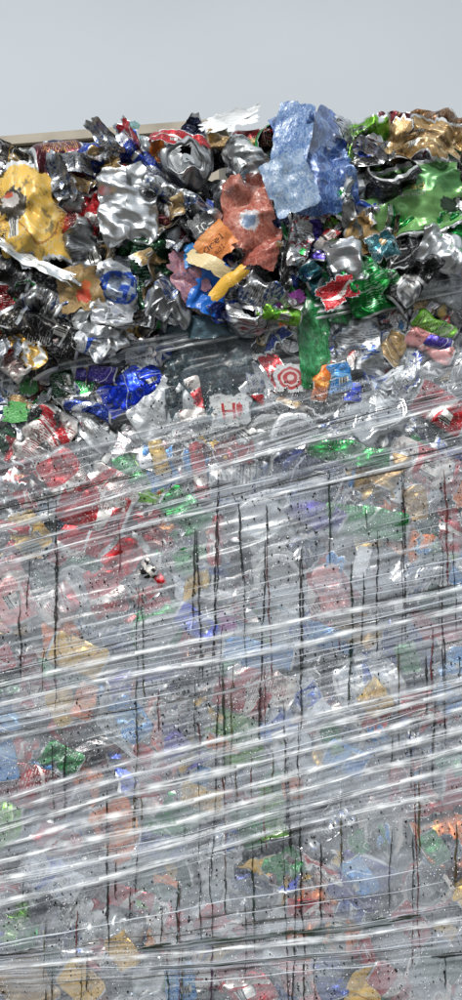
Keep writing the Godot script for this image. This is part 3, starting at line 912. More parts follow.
	can("blue and white can beside the long rust drip", 300, 630, 0.0, 15, Vector2(0, 0), 50, 26, 0.4, 0.7, "white_blue", 248)
	can("amber can pressed by the strands above the white flake", 417, 504, 0.002, 10, Vector2(0, 0), 40, 22, 0.4, 0.8, "gold", 249)
	var seed := 400
	for q in [[64, 478, "red", 60, 40, 30], [112, 488, "white_red", 56, 36, 60], [72, 545, "red", 56, 34, -30], [110, 548, "red", 52, 32, 70], [150, 590, "red_black", 46, 30, 20], [60, 604, "white_red", 50, 34, -50], [200, 470, "red", 60, 16, 5], [216, 540, "red", 56, 14, 0], [128, 470, "green", 40, 22, 30], [300, 490, "blue", 50, 28, 60], [440, 470, "red", 54, 34, 65], [452, 530, "red", 50, 20, 10], [390, 470, "gold", 40, 26, -30], [330, 590, "pink", 50, 30, 15], [330, 640, "sky", 56, 22, 75], [410, 660, "green", 36, 22, 10], [240, 700, "red", 60, 30, 70], [130, 720, "sky", 50, 30, 40], [170, 740, "violet", 44, 28, 30], [60, 760, "green", 40, 26, 60], [150, 760, "red", 44, 20, 60], [310, 700, "white_blue", 50, 28, 30], [200, 800, "yellow", 44, 24, 70], [250, 830, "green", 44, 26, 20], [160, 850, "blue", 46, 24, 70], [130, 900, "red", 50, 22, 75], [360, 880, "sky", 44, 26, 30], [330, 980, "blue", 46, 30, 20], [390, 985, "red", 44, 28, 50], [180, 985, "sky", 40, 30, 10], [440, 970, "green_dark", 50, 34, 60], [80, 985, "yellow", 46, 32, 50]]:
		seed += 1
		var words := {"white_red": "white and red", "red_black": "red and black", "sky": "light blue", "white_blue": "white and blue", "pink": "pink and white", "green_dark": "dark green"}
		can(fill_label(words.get(q[2], q[2]), q[0], q[1], false, 0.0, true, "bright"), q[0], q[1], 0.0015, q[5], Vector2(0, 0), q[3], q[4], 0.4, 0.8, q[2], seed)

func blot(im: Image, cx: int, cy: int, rx: int, ry: int, c: Color, seed: int):
	var n := FastNoiseLite.new()
	n.seed = seed
	n.frequency = 0.07
	for y in range(maxi(0, cy - ry - 8), mini(im.get_height(), cy + ry + 8)):
		for x in range(maxi(0, cx - rx - 8), mini(im.get_width(), cx + rx + 8)):
			if pow(float(x - cx) / rx, 2) + pow(float(y - cy) / ry, 2) + 0.7 * n.get_noise_2d(x, y) < 0.9:
				im.set_pixel(x, y, c.lerp(im.get_pixel(x, y), 0.15 + 0.2 * n.get_noise_2d(x * 3, y * 3)))

func ring(im: Image, cx: int, cy: int, rr: int, c: Color):
	for y in range(cy - rr, cy + rr + 1):
		for x in range(cx - rr, cx + rr + 1):
			if (x - cx) * (x - cx) + (y - cy) * (y - cy) <= rr * rr:
				im.set_pixel(x, y, c)

func bag_image(a: Color, b: Color, c: Color, seed: int, lines := false) -> Image:
	var n := 160
	var im := Image.create(n, n, false, Image.FORMAT_RGBA8)
	var f := FastNoiseLite.new()
	f.seed = seed
	f.frequency = 0.022
	f.fractal_octaves = 4
	f.domain_warp_enabled = true
	f.domain_warp_amplitude = 18
	var cv := FastNoiseLite.new()
	cv.seed = seed
	cv.noise_type = FastNoiseLite.TYPE_CELLULAR
	cv.cellular_return_type = FastNoiseLite.RETURN_CELL_VALUE
	cv.frequency = 0.075
	cv.fractal_type = FastNoiseLite.FRACTAL_NONE
	var ce: FastNoiseLite = cv.duplicate()
	ce.cellular_return_type = FastNoiseLite.RETURN_DISTANCE2_SUB
	for y in n:
		for x in n:
			var k := f.get_noise_2d(x, y)
			var e := f.get_noise_2d(y * 2.0 + 300, x * 2.0)
			var wx := x + 9.0 * k
			var wy := y + 9.0 * e
			var tone := cv.get_noise_2d(wx, wy)  # facet tones painted in, as if folds caught light differently
			var crease := ce.get_noise_2d(wx, wy)
			var crease2 := ce.get_noise_2d(wx * 2.1 + 400, wy * 2.1)
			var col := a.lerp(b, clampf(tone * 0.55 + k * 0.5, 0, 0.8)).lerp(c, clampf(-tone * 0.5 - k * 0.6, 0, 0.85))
			col = col.lerp(b.lightened(0.25), clampf((-0.86 - crease) * 9.0, 0, 1) * 0.55)  # pale creases: stress whitening plus highlights painted into the colour
			col = col.lerp(c, clampf((-0.84 - crease2) * 9.0, 0, 1) * 0.6)  # dark creases: shade of small folds painted into the colour
			if lines and y % 9 < 2 and x > 16 and x < n - 20 and hash(Vector2i(x / 2, y / 9)) % 9 > 3:
				col = col.lerp(c if k > -0.1 else b, 0.6)
			im.set_pixel(x, y, col)
	return im

func fruit() -> StandardMaterial3D:
	var m := StandardMaterial3D.new()
	var im := bag_image(Color("94784c"), Color("ab9060"), Color("6e5633"), 44)
	blot(im, 92, 70, 40, 34, Color("7d6a3a"), 3)
	blot(im, 84, 108, 30, 26, Color("b3341e"), 4)
	blot(im, 100, 70, 20, 16, Color("c05a30"), 5)
	blot(im, 78, 64, 8, 6, Color("d9d2be"), 6)
	m.albedo_texture = ImageTexture.create_from_image(im)
	m.roughness = 0.5
	return m

func bottle(label: String, px: float, py: float, z: float, roll: float, wd: float, ln: float, seed: int):
	var r := RandomNumberGenerator.new()
	r.seed = seed
	var c := crush(r, 1.0, Basis(Vector3(0, 0, 1), deg_to_rad(roll)), Vector3(1, 1, 0.45))
	var p := at(px, py, z)
	c.limit = film_z(p.x, p.y) - 0.003 - p.z + 0.003
	var nu := 32
	var nv := 30
	var pts := PackedVector3Array()
	var uvs := PackedVector2Array()
	for j in nv + 1:
		var v := float(j) / nv
		var rr := wd * S * 0.5
		if v < 0.08:
			rr *= 0.75 + 0.25 * sqrt(v / 0.08)
		elif v > 0.72:
			rr *= lerpf(1.0, 0.36, smoothstep(0.72, 0.93, v))
		rr *= 1.0 + 0.04 * sin(v * 60.0) * (1.0 if v < 0.7 else 0.0)
		for i in nu + 1:
			var a := TAU * (i % nu) / nu
			pts.append(c.put(Vector3(sin(a) * rr, (v - 0.5) * ln * S, cos(a) * rr)))
			uvs.append(Vector2(float(i) / nu, v))
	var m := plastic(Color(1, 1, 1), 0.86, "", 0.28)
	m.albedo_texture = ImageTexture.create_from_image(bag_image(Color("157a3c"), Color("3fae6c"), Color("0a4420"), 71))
	m.metallic_specular = 0.7
	var o := node("plastic_bottle", grid_mesh(pts, uvs, nu, nv, true), m)
	o.position = p
	tag(o, label, "bottle")

# ------------------------------------------------------------------ the many cans between the landmarks
func fill():
	var r := RandomNumberGenerator.new()
	r.seed = 4242
	var upper := ["silver", "bright", "black", "black_white", "red_dark", "grey", "silver", "navy", "green_dark", "white_blue", "maroon", "silver", "black_gold", "white_red", "grey"]
	var lower := ["silver", "bright", "red", "pale", "white_red", "white_blue", "bright", "blue", "green", "pink", "silver", "sky", "yellow", "white_red", "bright", "green_dark", "red", "orange", "violet", "pale", "lime", "gold", "bright", "silver"]
	var words := {"silver": "plain silver", "bright": "bright silver", "black": "black", "black_white": "black and white", "red_dark": "dark red", "grey": "grey", "navy": "navy blue", "green_dark": "dark green", "white_blue": "white and blue", "maroon": "maroon", "black_gold": "black and gold", "white_red": "white and red", "pale": "pale grey", "pink": "pink and white", "sky": "light blue", "red": "red", "blue": "blue", "green": "green", "yellow": "yellow", "orange": "orange", "violet": "violet", "lime": "lime green", "gold": "gold"}
	var seed := 1000
	var row := 0
	var py := 152.0
	while py < 1032.0:
		var px := -24.0 + (row % 2) * 23.0
		while px < 492.0:
			seed += 1
			var x := px + r.randf_range(-11, 11)
			var y := py + r.randf_range(-10, 10)
			px += 56.0 if py > 360 else 41.0
			var near := 1e9
			for m in marks:
				near = minf(near, Vector2(x - m[1], y - m[2]).length())
			if row == 0:
				y += 6.0
			if row == 0 and x < 80.0:
				y += 16.0
			var low := under_film(x, y)
			if absf(x - 30) < 50 and absf(y - 485) < 40:
				near = 0.0
			var key: String = lower[r.randi() % lower.size()] if low and (y > 520.0 - x * 0.19 or r.randf() < 0.2) else upper[r.randi() % upper.size()]
			var z := r.randf_range(-0.034, -0.012) if near < 40 else r.randf_range(-0.024, -0.004)
			if not low:
				z -= r.randf_range(0.006, 0.024)
			var ln := r.randf_range(52, 92) if low else r.randf_range(42, 78)
			var wd := r.randf_range(34, 64) if low else r.randf_range(20, 46)
			var sq := r.randf_range(0.35, 0.6)
			var amp := r.randf_range(0.7, 1.3) if not low else r.randf_range(0.5, 1.15)
			var tilt := Vector2(r.randf_range(-14, 14), r.randf_range(-14, 14))
			var ends := 3
			var roll := r.randf_range(-90, 90)
			if y < 175:
				roll = 90 + r.randf_range(-18, 18)
				wd = minf(wd, 40)
				z -= 0.012
			if not low and r.randf() < 0.4:
				var where := fill_label(words[key], x, y, false, amp, low, "torn", "can wall")
				scrap("torn_can", where, "can", x, y, z + 0.006, wd * r.randf_range(0.5, 1.0), ln, r.randf_range(-90, 90), Vector2(r.randf_range(-40, 40), r.randf_range(-40, 40)), r.randf_range(0.7, 1.2), Vector2(r.randf_range(-22, 22), r.randf_range(-8, 8)), 0.12, ink(key, seed % 2), seed, true, "crushed cans packed in the bale")
				continue
			var on_end := r.randf() < 0.16 and y > 190
			if on_end:
				ln = r.randf_range(20, 44)
				wd = r.randf_range(48, 60)
				sq = 0.9
				amp *= 0.6
				tilt = Vector2((1.0 if r.randf() < 0.5 else -1.0) * r.randf_range(58, 84), r.randf_range(-10, 10))
			can(fill_label(words[key], x, y, on_end, amp, low), x, y, z, roll, tilt, ln, wd, sq, amp, key, seed, ends, on_end and r.randf() < 0.5, "crushed cans packed in the bale", r.randf() < 0.3)
		py += 50.0 if py > 330 else 36.0
		row += 1

func shards():
	var r := RandomNumberGenerator.new()
	r.seed = 8080
	var keys := ["silver", "bright", "bright", "black", "red", "white_blue", "silver", "green", "black_gold", "white_red", "blue", "bright", "grey", "gold", "pale", "bright"]
	var words := {"silver": "silver", "bright": "bright silver", "black": "black", "red": "red", "white_blue": "white and blue", "green": "green", "black_gold": "black and gold", "white_red": "white and red", "blue": "blue", "grey": "grey", "gold": "gold", "pale": "pale grey"}
	var big: Array = []
	for m in marks:
		if m[0] in ["yellow can wall", "crumpled silver can", "lid with pull tab", "blue bag", "salmon wrapper", "orange label", "green can wall", "gold can wall", "dark teal sheet", "bright silver can", "tan fruit label"]:
			big.append(m)
	var loud := ["red", "blue_bright", "green", "yellow", "bright", "sky", "orange", "red", "bright", "violet", "lime", "white_red", "bright", "pink", "black", "silver"]
	words.merge({"blue_bright": "bright blue", "yellow": "yellow", "sky": "light blue", "orange": "orange", "violet": "violet", "lime": "lime green", "pink": "pink and white"})
	var k := 0
	var tries := 0
	while k < 298 and tries < 4000:
		tries += 1
		var x := r.randf_range(-20, 482)
		var y := r.randf_range(138, 430 - x * 0.1) if k < 235 else r.randf_range(430, 1010)
		if x < 95.0 and y < 158.0:
			continue
		var clear := true
		for m in big:
			if Vector2(x - m[1], (y - m[2]) * 0.8).length() < 36:
				clear = false
		for m in marks:
			if m[0] in ["can base ring", "faint can base", "pleated can base", "ridged silver disc"] and Vector2(x - m[1], y - m[2]).length() < 40:
				clear = false
		if not clear:
			continue
		k += 1
		var key: String = keys[r.randi() % keys.size()] if k < 235 else loud[r.randi() % loud.size()]
		var c := crush(r, r.randf_range(0.5, 1.0), Basis(Vector3(0, 0, 1), r.randf() * TAU) * Basis(Vector3(1, 0, 0), r.randf_range(-0.9, 0.9)) * Basis(Vector3(0, 1, 0), r.randf_range(-0.9, 0.9)), Vector3.ONE)
		c.curl = r.randf_range(-45, 45)
		c.bend = r.randf_range(-12, 12)
		var p := at(x, y, r.randf_range(0.0, 0.026))
		if under_film(x, y):
			p.z = r.randf_range(-0.010, -0.003) + film_z(p.x, p.y)
			c.limit = film_z(p.x, p.y) - 0.010 - p.z
		var w := r.randf_range(7, 22) * S
		var h := r.randf_range(20, 54) * S
		var s := r.randi() % 90000
		r.seed = s + k * 7
		var o := node("can_shard", sheet_mesh(c, r, w, h, 0.13, 0.0, 12, 18), ink(key, k % 2))
		r.seed = s + k * 7
		node("bare_inside", sheet_mesh(c, r, w * 1.04, h * 1.04, 0.13, 0.0007, 12, 18), M.alu, o)
		o.position = p
		tag(o, fill_label(words[key], x, y, false, 0.0, false, ["curled", "bent", "twisted"][k % 3], "can shard"), "can shard", "torn can shards between the cans")
	# smaller torn pieces pressed flat under the film
	var mix_ := ["red", "black", "bright", "blue", "silver", "green_dark", "white_red", "grey", "black_white", "red_dark", "green", "white_blue", "sky", "navy", "yellow", "silver", "orange", "maroon"]  # the dark inks also stand in for shaded gaps between pieces
	words.merge({"green_dark": "dark green", "black_white": "black and white", "red_dark": "dark red", "navy": "navy blue", "maroon": "maroon"})
	for q in 200:
		var x := r.randf_range(-10, 472)
		var y := r.randf_range(385, 560) if q < 90 else r.randf_range(520, 1008)
		y = maxf(y, 392.0 - x * 0.19)
		var key: String = mix_[r.randi() % mix_.size()]
		var skip := false
		for m in marks:
			if m[0] in ["can base ring", "faint can base", "pleated can base", "ridged silver disc", "dark teal sheet", "brilliant blue can", "red letter wall", "round red seal"] and Vector2(x - m[1], y - m[2]).length() < 40:
				skip = true
		if skip:
			continue
		var adj: String = ["small", "ragged", "creased"][q % 3]
		scrap("torn_can", fill_label(words[key], x, y, false, 0.0, true, adj, "can piece"), "can", x, y, r.randf_range(-0.012, 0.0), r.randf_range(16, 34), r.randf_range(22, 48), r.randf() * 180.0, Vector2(r.randf_range(-10, 10), r.randf_range(-10, 10)), 0.8, Vector2(r.randf_range(-14, 14), 0), 0.14, ink(key, q % 2), 5000 + q, false, "torn can pieces pressed under the film")

func fill_label(colour: String, x: float, y: float, on_end: bool, amp: float, low: bool, adj := "", noun := "can") -> String:
	var order := marks.duplicate()
	order.sort_custom(func(a, b): return Vector2(x - a[1], y - a[2]).length_squared() < Vector2(x - b[1], y - b[2]).length_squared())
	var how := "end-on" if on_end else ("crumpled" if amp > 0.95 else "flattened")
	if adj:
		how = adj
	for k in range(0, 12):
		var a: Array = order[k / 4]
		var b: Array = order[k / 4 + 1 + k % 4]
		var s := ""
		if k == 0:
			var dx: float = x - a[1]
			var dy: float = y - a[2]
			var side := ("right of" if dx > 0 else "left of") if absf(dx) > absf(dy) else ("below" if dy > 0 else "above")
			s = "%s %s %s %s the %s" % [how, colour, noun, side, a[0]]
		else:
			var here := Vector2(x, y)
			var opposed := (Vector2(a[1], a[2]) - here).dot(Vector2(b[1], b[2]) - here) < 0.0
			s = ("%s %s %s between the %s and the %s" if opposed else "%s %s %s near the %s and the %s") % [how, colour, noun, a[0], b[0]]
		if not labels.has(s) and s.split(" ").size() <= 16:
			return s
	for k in range(2, 9):
		for side in ["above", "below", "left of", "right of"]:
			var t := "%s %s %s %s the %s near the %s" % [how, colour, noun, side, order[0][0], order[k][0]]
			var dx: float = x - order[0][1]
			var dy: float = y - order[0][2]
			if labels.has(t) or t.split(" ").size() > 16 or (side == "above") != (dy <= 0) and side in ["above", "below"] or (side == "left of") != (dx <= 0) and side in ["left of", "right of"]:
				continue
			return t
	return "%s %s %s near the %s" % [how, colour, noun, order[0][0]]

# ------------------------------------------------------------------ what lies behind and beyond: one packed mass
func heap():
	var r := RandomNumberGenerator.new()
	r.seed = 77
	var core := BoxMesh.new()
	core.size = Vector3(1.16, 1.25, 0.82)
	var o := node("shade_core", core, metal(Color(0.045, 0.045, 0.05), 0.6, 0.3))  # near-black colour puts the shade between deep cans into the box
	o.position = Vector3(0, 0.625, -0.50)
	tag(o, "near black core box standing in for shade behind the front cans", "bale core", "", "stuff")
	for v in 6:
		var c := crush(r, 1.1, Basis.IDENTITY, Vector3(0.9, 0.75, 0.5))
		var mm := MultiMesh.new()
		mm.transform_format = MultiMesh.TRANSFORM_3D
		mm.mesh = shell(c, 20, 14)
		var ts: Array = []
		for i in 150:
			var p := Vector3(r.randf_range(-0.36, 0.36), r.randf_range(0.02, 1.27), r.randf_range(-0.085, -0.05))
			if i > 40:
				p = Vector3(r.randf_range(0.29, 0.58) * (1 if r.randf() < 0.5 else -1), r.randf_range(0.02, 1.28), r.randf_range(-0.07, -0.02))
			if i > 90:
				p = Vector3(r.randf_range(-0.58, 0.58), r.randf_range(1.24, 1.275), r.randf_range(-0.88, -0.07))
			if i > 130:
				p = Vector3(0.585 * (1 if r.randf() < 0.5 else -1), r.randf_range(0.02, 1.27), r.randf_range(-0.9, -0.05))
			ts.append(Transform3D(Basis.from_euler(Vector3(r.randf_range(-0.5, 0.5), r.randf_range(-0.5, 0.5), r.randf() * TAU)), p))
		mm.instance_count = ts.size()
		for i in ts.size():
			mm.set_instance_transform(i, ts[i])
		var g := MultiMeshInstance3D.new()
		g.multimesh = mm
		g.material_override = ink(["silver", "black", "red_dark", "grey", "blue", "black_white"][v])
		g.name = numbered("packed_cans")
		add_child(g)
		tag(g, "packed mass of crushed %s cans deep in the bale" % ["silver", "black", "dark red", "grey", "blue", "black and white"][v], "cans", "", "stuff")

# ------------------------------------------------------------------ stretch film
const LINE := [[300, 215], [375, 288], [527, 402], [700, 605], [815, 690], [860, 748], [912, 800], [955, 895], [982, 952], [1040, 1020], [1400, 1380]]

func right_of(yl: float) -> float:
	for k in LINE.size() - 1:
		if yl <= LINE[k + 1][0]:
			return lerpf(LINE[k][1], LINE[k + 1][1], (yl - LINE[k][0]) / float(LINE[k + 1][0] - LINE[k][0]))
	return yl

func wrap_line(yl: float, px: float) -> float:
	var yr := right_of(yl)
	return yl + (yr - yl) * px / 462.0 + 2.0 * sin(px * 0.012 + yl * 0.05)

func film_tex() -> ImageTexture:
	var w := 1024
	var h := 1024
	var im := Image.create(w, h, false, Image.FORMAT_RGBA8)
	var n := FastNoiseLite.new()
	n.seed = 50
	n.frequency = 0.02
	n.fractal_octaves = 4
	var f := FastNoiseLite.new()
	f.seed = 51
	f.frequency = 0.008
	f.fractal_octaves = 4
	f.domain_warp_enabled = true
	f.domain_warp_amplitude = 30
	var r := RandomNumberGenerator.new()
	r.seed = 52
	for y in h:
		for x in w:
			var s := n.get_noise_2d(x * 0.05, y * 4.0)
			var g := f.get_noise_2d(x * 1.0, y * 1.6)
			var a := 0.55 + 0.5 * s + 0.9 * g + 0.3 * n.get_noise_2d(x * 0.14, y * 9.0)
			var k := r.randf()
			if k > 0.92:
				a += (k - 0.92) * 11.0
			elif k < 0.12:
				a -= 0.25
			im.set_pixel(x, y, Color(0.83, 0.86, 0.90, clampf(a, 0.03, 1.0)))
	return ImageTexture.create_from_image(im)

func film():
	var root := Node3D.new()
	root.name = "stretch_film"
	add_child(root)
	tag(root, "cloudy clear stretch film wound slantwise round the bale", "stretch film")
	var ridge := FastNoiseLite.new()
	ridge.seed = 9
	ridge.frequency = 1.0
	ridge.fractal_octaves = 3
	# layers of the wrap: [upper edge at the left, offset from the face, lowest opacity, relief]
	var layers := [[366, 0.000, 0.0, 0.0022], [462, 0.0020, 0.2, 0.0030], [560, 0.0040, -0.22, 0.0034]]
	var ft := film_tex()
	for li in layers.size():
		var ly: Array = layers[li]
		var nu := 60
		var nv := 420 - li * 60
		var pts := PackedVector3Array()
		var uvs := PackedVector2Array()
		for j in nv + 1:
			var t := float(j) / nv
			var yl := lerpf(ly[0], 1290.0, t)
			for i in nu + 1:
				var px := lerpf(-300.0, 762.0, float(i) / nu)
				var py := wrap_line(yl, px)
				if j < 5:
					py += (5 - j) * 0.8 * ridge.get_noise_1d(px * 0.03 + li * 50.0)
				var p := at(px, py, 0)
				var z: float = film_z(p.x, p.y) + ly[1] - 0.002
				z += ly[3] * (1.0 - 2.0 * absf(ridge.get_noise_2d(px * 0.004, yl * 0.10 + li * 77.0))) + 0.5 * ly[3] * ridge.get_noise_2d(px * 0.012, yl * 0.35)
				pts.append(Vector3(p.x, maxf(p.y, 0.01), z))
				uvs.append(Vector2((px + 300.0) / 1062.0 + ly[2], yl / 1062.0 + li * 0.27))
		var m := StandardMaterial3D.new()
		m.albedo_texture = ft
		m.albedo_color = Color(1, 1, 1, [0.10, 0.23, 0.28][li])
		m.transparency = BaseMaterial3D.TRANSPARENCY_ALPHA
		m.roughness = 0.24
		m.metallic_specular = 0.7
		node("film_layer", grid_mesh(pts, uvs, nu, nv, true), m, root)
	# strands: where the film has roped together
	var soft := StandardMaterial3D.new()
	var it := Image.create(512, 32, false, Image.FORMAT_RGBA8)
	var nn := FastNoiseLite.new()
	nn.seed = 61
	nn.frequency = 0.03
	nn.fractal_octaves = 3
	for y in 32:
		for x in 512:
			var a := clampf(0.52 + 0.9 * nn.get_noise_2d(x * 0.25, y * 4.5) + 0.55 * nn.get_noise_2d(x * 0.8, y * 0.7 + 300), 0.0, 0.95)
			a *= smoothstep(0.0, 0.3, y / 31.0) * smoothstep(0.0, 0.3, 1.0 - y / 31.0)
			it.set_pixel(x, y, Color(0.88, 0.895, 0.91, a))
	soft.albedo_texture = ImageTexture.create_from_image(it)
	soft.transparency = BaseMaterial3D.TRANSPARENCY_ALPHA
	soft.roughness = 0.4
	soft.metallic_specular = 0.5
	var thin := soft.duplicate()
	thin.albedo_color = Color(0.96, 0.98, 1, 0.42)
	var band := soft.duplicate()
	band.albedo_color = Color(0.94, 0.96, 1.0, 0.32)
	band.roughness = 0.36
	var bt := Image.create(512, 128, false, Image.FORMAT_RGBA8)
	for y in 128:
		for x in 512:
			var a := clampf(0.44 + 0.8 * nn.get_noise_2d(x * 0.10 + 900, y * 3.2) + 0.7 * nn.get_noise_2d(x * 0.5, y * 0.6 + 700), 0.0, 0.9)
			a *= smoothstep(0.0, 0.12, y / 127.0) * smoothstep(0.0, 0.12, 1.0 - y / 127.0)
			bt.set_pixel(x, y, Color(0.9, 0.91, 0.925, a))
	band.albedo_texture = ImageTexture.create_from_image(bt)
	# [line at the left edge, width in photograph pixels, 0 soft fold / 1 dense fold / 2 thread / 3 pleated band]
	var strands := [[366, 7, 1], [371, 20, 3], [373, 10, 1], [381, 6, 1], [470, 10, 0], [503, 12, 0], [522, 26, 3], [528, 10, 1], [550, 12, 0], [560, 26, 3], [565, 8, 1], [644, 10, 0], [664, 34, 3], [684, 13, 1], [694, 36, 3], [704, 15, 1], [718, 24, 3], [740, 8, 0], [797, 11, 1], [808, 36, 3], [812, 14, 1], [829, 17, 1], [838, 38, 3], [846, 16, 1], [862, 19, 1], [868, 40, 3], [881, 18, 1], [892, 30, 3], [900, 14, 1], [909, 3, 2], [962, 26, 3], [967, 13, 1], [976, 16, 3], [984, 3, 2]]
	var r := RandomNumberGenerator.new()
	r.seed = 303
	for s in strands:
		var nu := 150
		var pr := 8 if s[2] != 3 else 30
		var pts := PackedVector3Array()
		var uvs := PackedVector2Array()
		var ph := r.randf() * 100.0
		var lift := 0.0045 + r.randf() * 0.0025
		if s[0] < 500:
			lift -= 0.003
		for j in pr + 1:
			var c := float(j) / pr * 2 - 1
			for i in nu + 1:
				var px := lerpf(-300.0, 762.0, float(i) / nu)
				var wd: float = s[1] * (1.0 if s[2] == 3 else 0.62 + 0.5 * ridge.get_noise_2d(px * 0.009, ph))
				var py: float = wrap_line(s[0], px) + 1.8 * ridge.get_noise_2d(px * 0.006, ph + 30.0) + c * wd * 0.5
				var p := at(px, py, 0)
				var z := film_z(p.x, p.y) + lift + (wd * S * (0.6 if s[2] == 2 else 0.26) * (1 - c * c) if s[2] != 3 else 0.0014 * (1.0 - 2.2 * absf(ridge.get_noise_2d(px * 0.005, c * wd * 0.16 + ph)))) + 0.0012 * ridge.get_noise_2d(px * 0.02, ph + c * 1.3)
				pts.append(Vector3(p.x, maxf(p.y, 0.01), z))
				uvs.append(Vector2(px / (300.0 if s[2] != 3 else 700.0) + ph, float(j) / pr))
		node("film_strand" if s[2] != 3 else "film_band", grid_mesh(pts, uvs, nu, pr, true), [thin, soft, thin, band][s[2]], root)
	# fine threads of film, and dark strips painting shade into creases between turns
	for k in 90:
		var shade := k % 11 > 3
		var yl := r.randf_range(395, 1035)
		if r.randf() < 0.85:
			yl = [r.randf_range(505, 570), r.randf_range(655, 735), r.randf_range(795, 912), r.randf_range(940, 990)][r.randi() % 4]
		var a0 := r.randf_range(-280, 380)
		var a1 := minf(740.0, a0 + r.randf_range(110, 620) * (0.6 if shade else 1.0))
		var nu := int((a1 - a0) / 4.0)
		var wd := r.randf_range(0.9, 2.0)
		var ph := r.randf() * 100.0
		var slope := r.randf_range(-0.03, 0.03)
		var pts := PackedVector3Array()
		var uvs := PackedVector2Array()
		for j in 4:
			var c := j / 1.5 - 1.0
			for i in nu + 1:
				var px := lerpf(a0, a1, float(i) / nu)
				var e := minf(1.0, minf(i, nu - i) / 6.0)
				var w := wd * maxf(0.1, e * (0.7 + (1.3 if shade else 0.5) * ridge.get_noise_2d(px * 0.03, ph)))
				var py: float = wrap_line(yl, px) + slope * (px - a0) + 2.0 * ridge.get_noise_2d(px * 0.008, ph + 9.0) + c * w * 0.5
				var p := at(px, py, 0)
				pts.append(Vector3(p.x, maxf(p.y, 0.01), film_z(p.x, p.y) + (0.0058 if shade else 0.0078) + w * S * 0.4 * (1 - c * c)))
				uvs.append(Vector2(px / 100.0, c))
		node("crease_shade" if shade else "film_thread", grid_mesh(pts, uvs, nu, 3, true), M.drip_dark if shade else M.thread, root)
	# dark bale strap seen between two turns of the film
	var sp := Node3D.new()
	for seg in [[-290.0, 46.0, 954.0, 7.0], [138.0, 420.0, 962.0, 8.0], [150.0, 345.0, 976.0, 5.0], [430.0, 750.0, 984.0, 6.0]]:
		var pts := PackedVector3Array()
		var uvs := PackedVector2Array()
		var nu := 70
		for j in 5:
			for i in nu + 1:
				var px := lerpf(seg[0], seg[1], float(i) / nu)
				var e := minf(1.0, minf(i, nu - i) / 3.0)
				var c := j / 2.0 - 1.0
				var py: float = wrap_line(seg[2], px) + c * seg[3] * 0.5 * (0.4 + 0.6 * e) * maxf(0.2, 0.85 + 0.9 * ridge.get_noise_2d(px * 0.035, 5.0 + j * 0.4))
				var p := at(px, py, 0)
				pts.append(Vector3(p.x, p.y, film_z(p.x, p.y) + 0.0060 + 0.0006 * (1 - c * c)))
				uvs.append(Vector2(px / 100.0, c))
		var m: Material = M.drip_moss if seg[0] > 100 and seg[0] < 200 else M.drip_dark
		if sp.get_child_count() == 0 and sp.get_parent() == null:
			sp.name = "bale_strap"
			add_child(sp)
			tag(sp, "dark baling strap showing between the lowest turns of film", "strap")
		node("strap_piece", grid_mesh(pts, uvs, nu, 4, true), m, sp)
	drips(root)

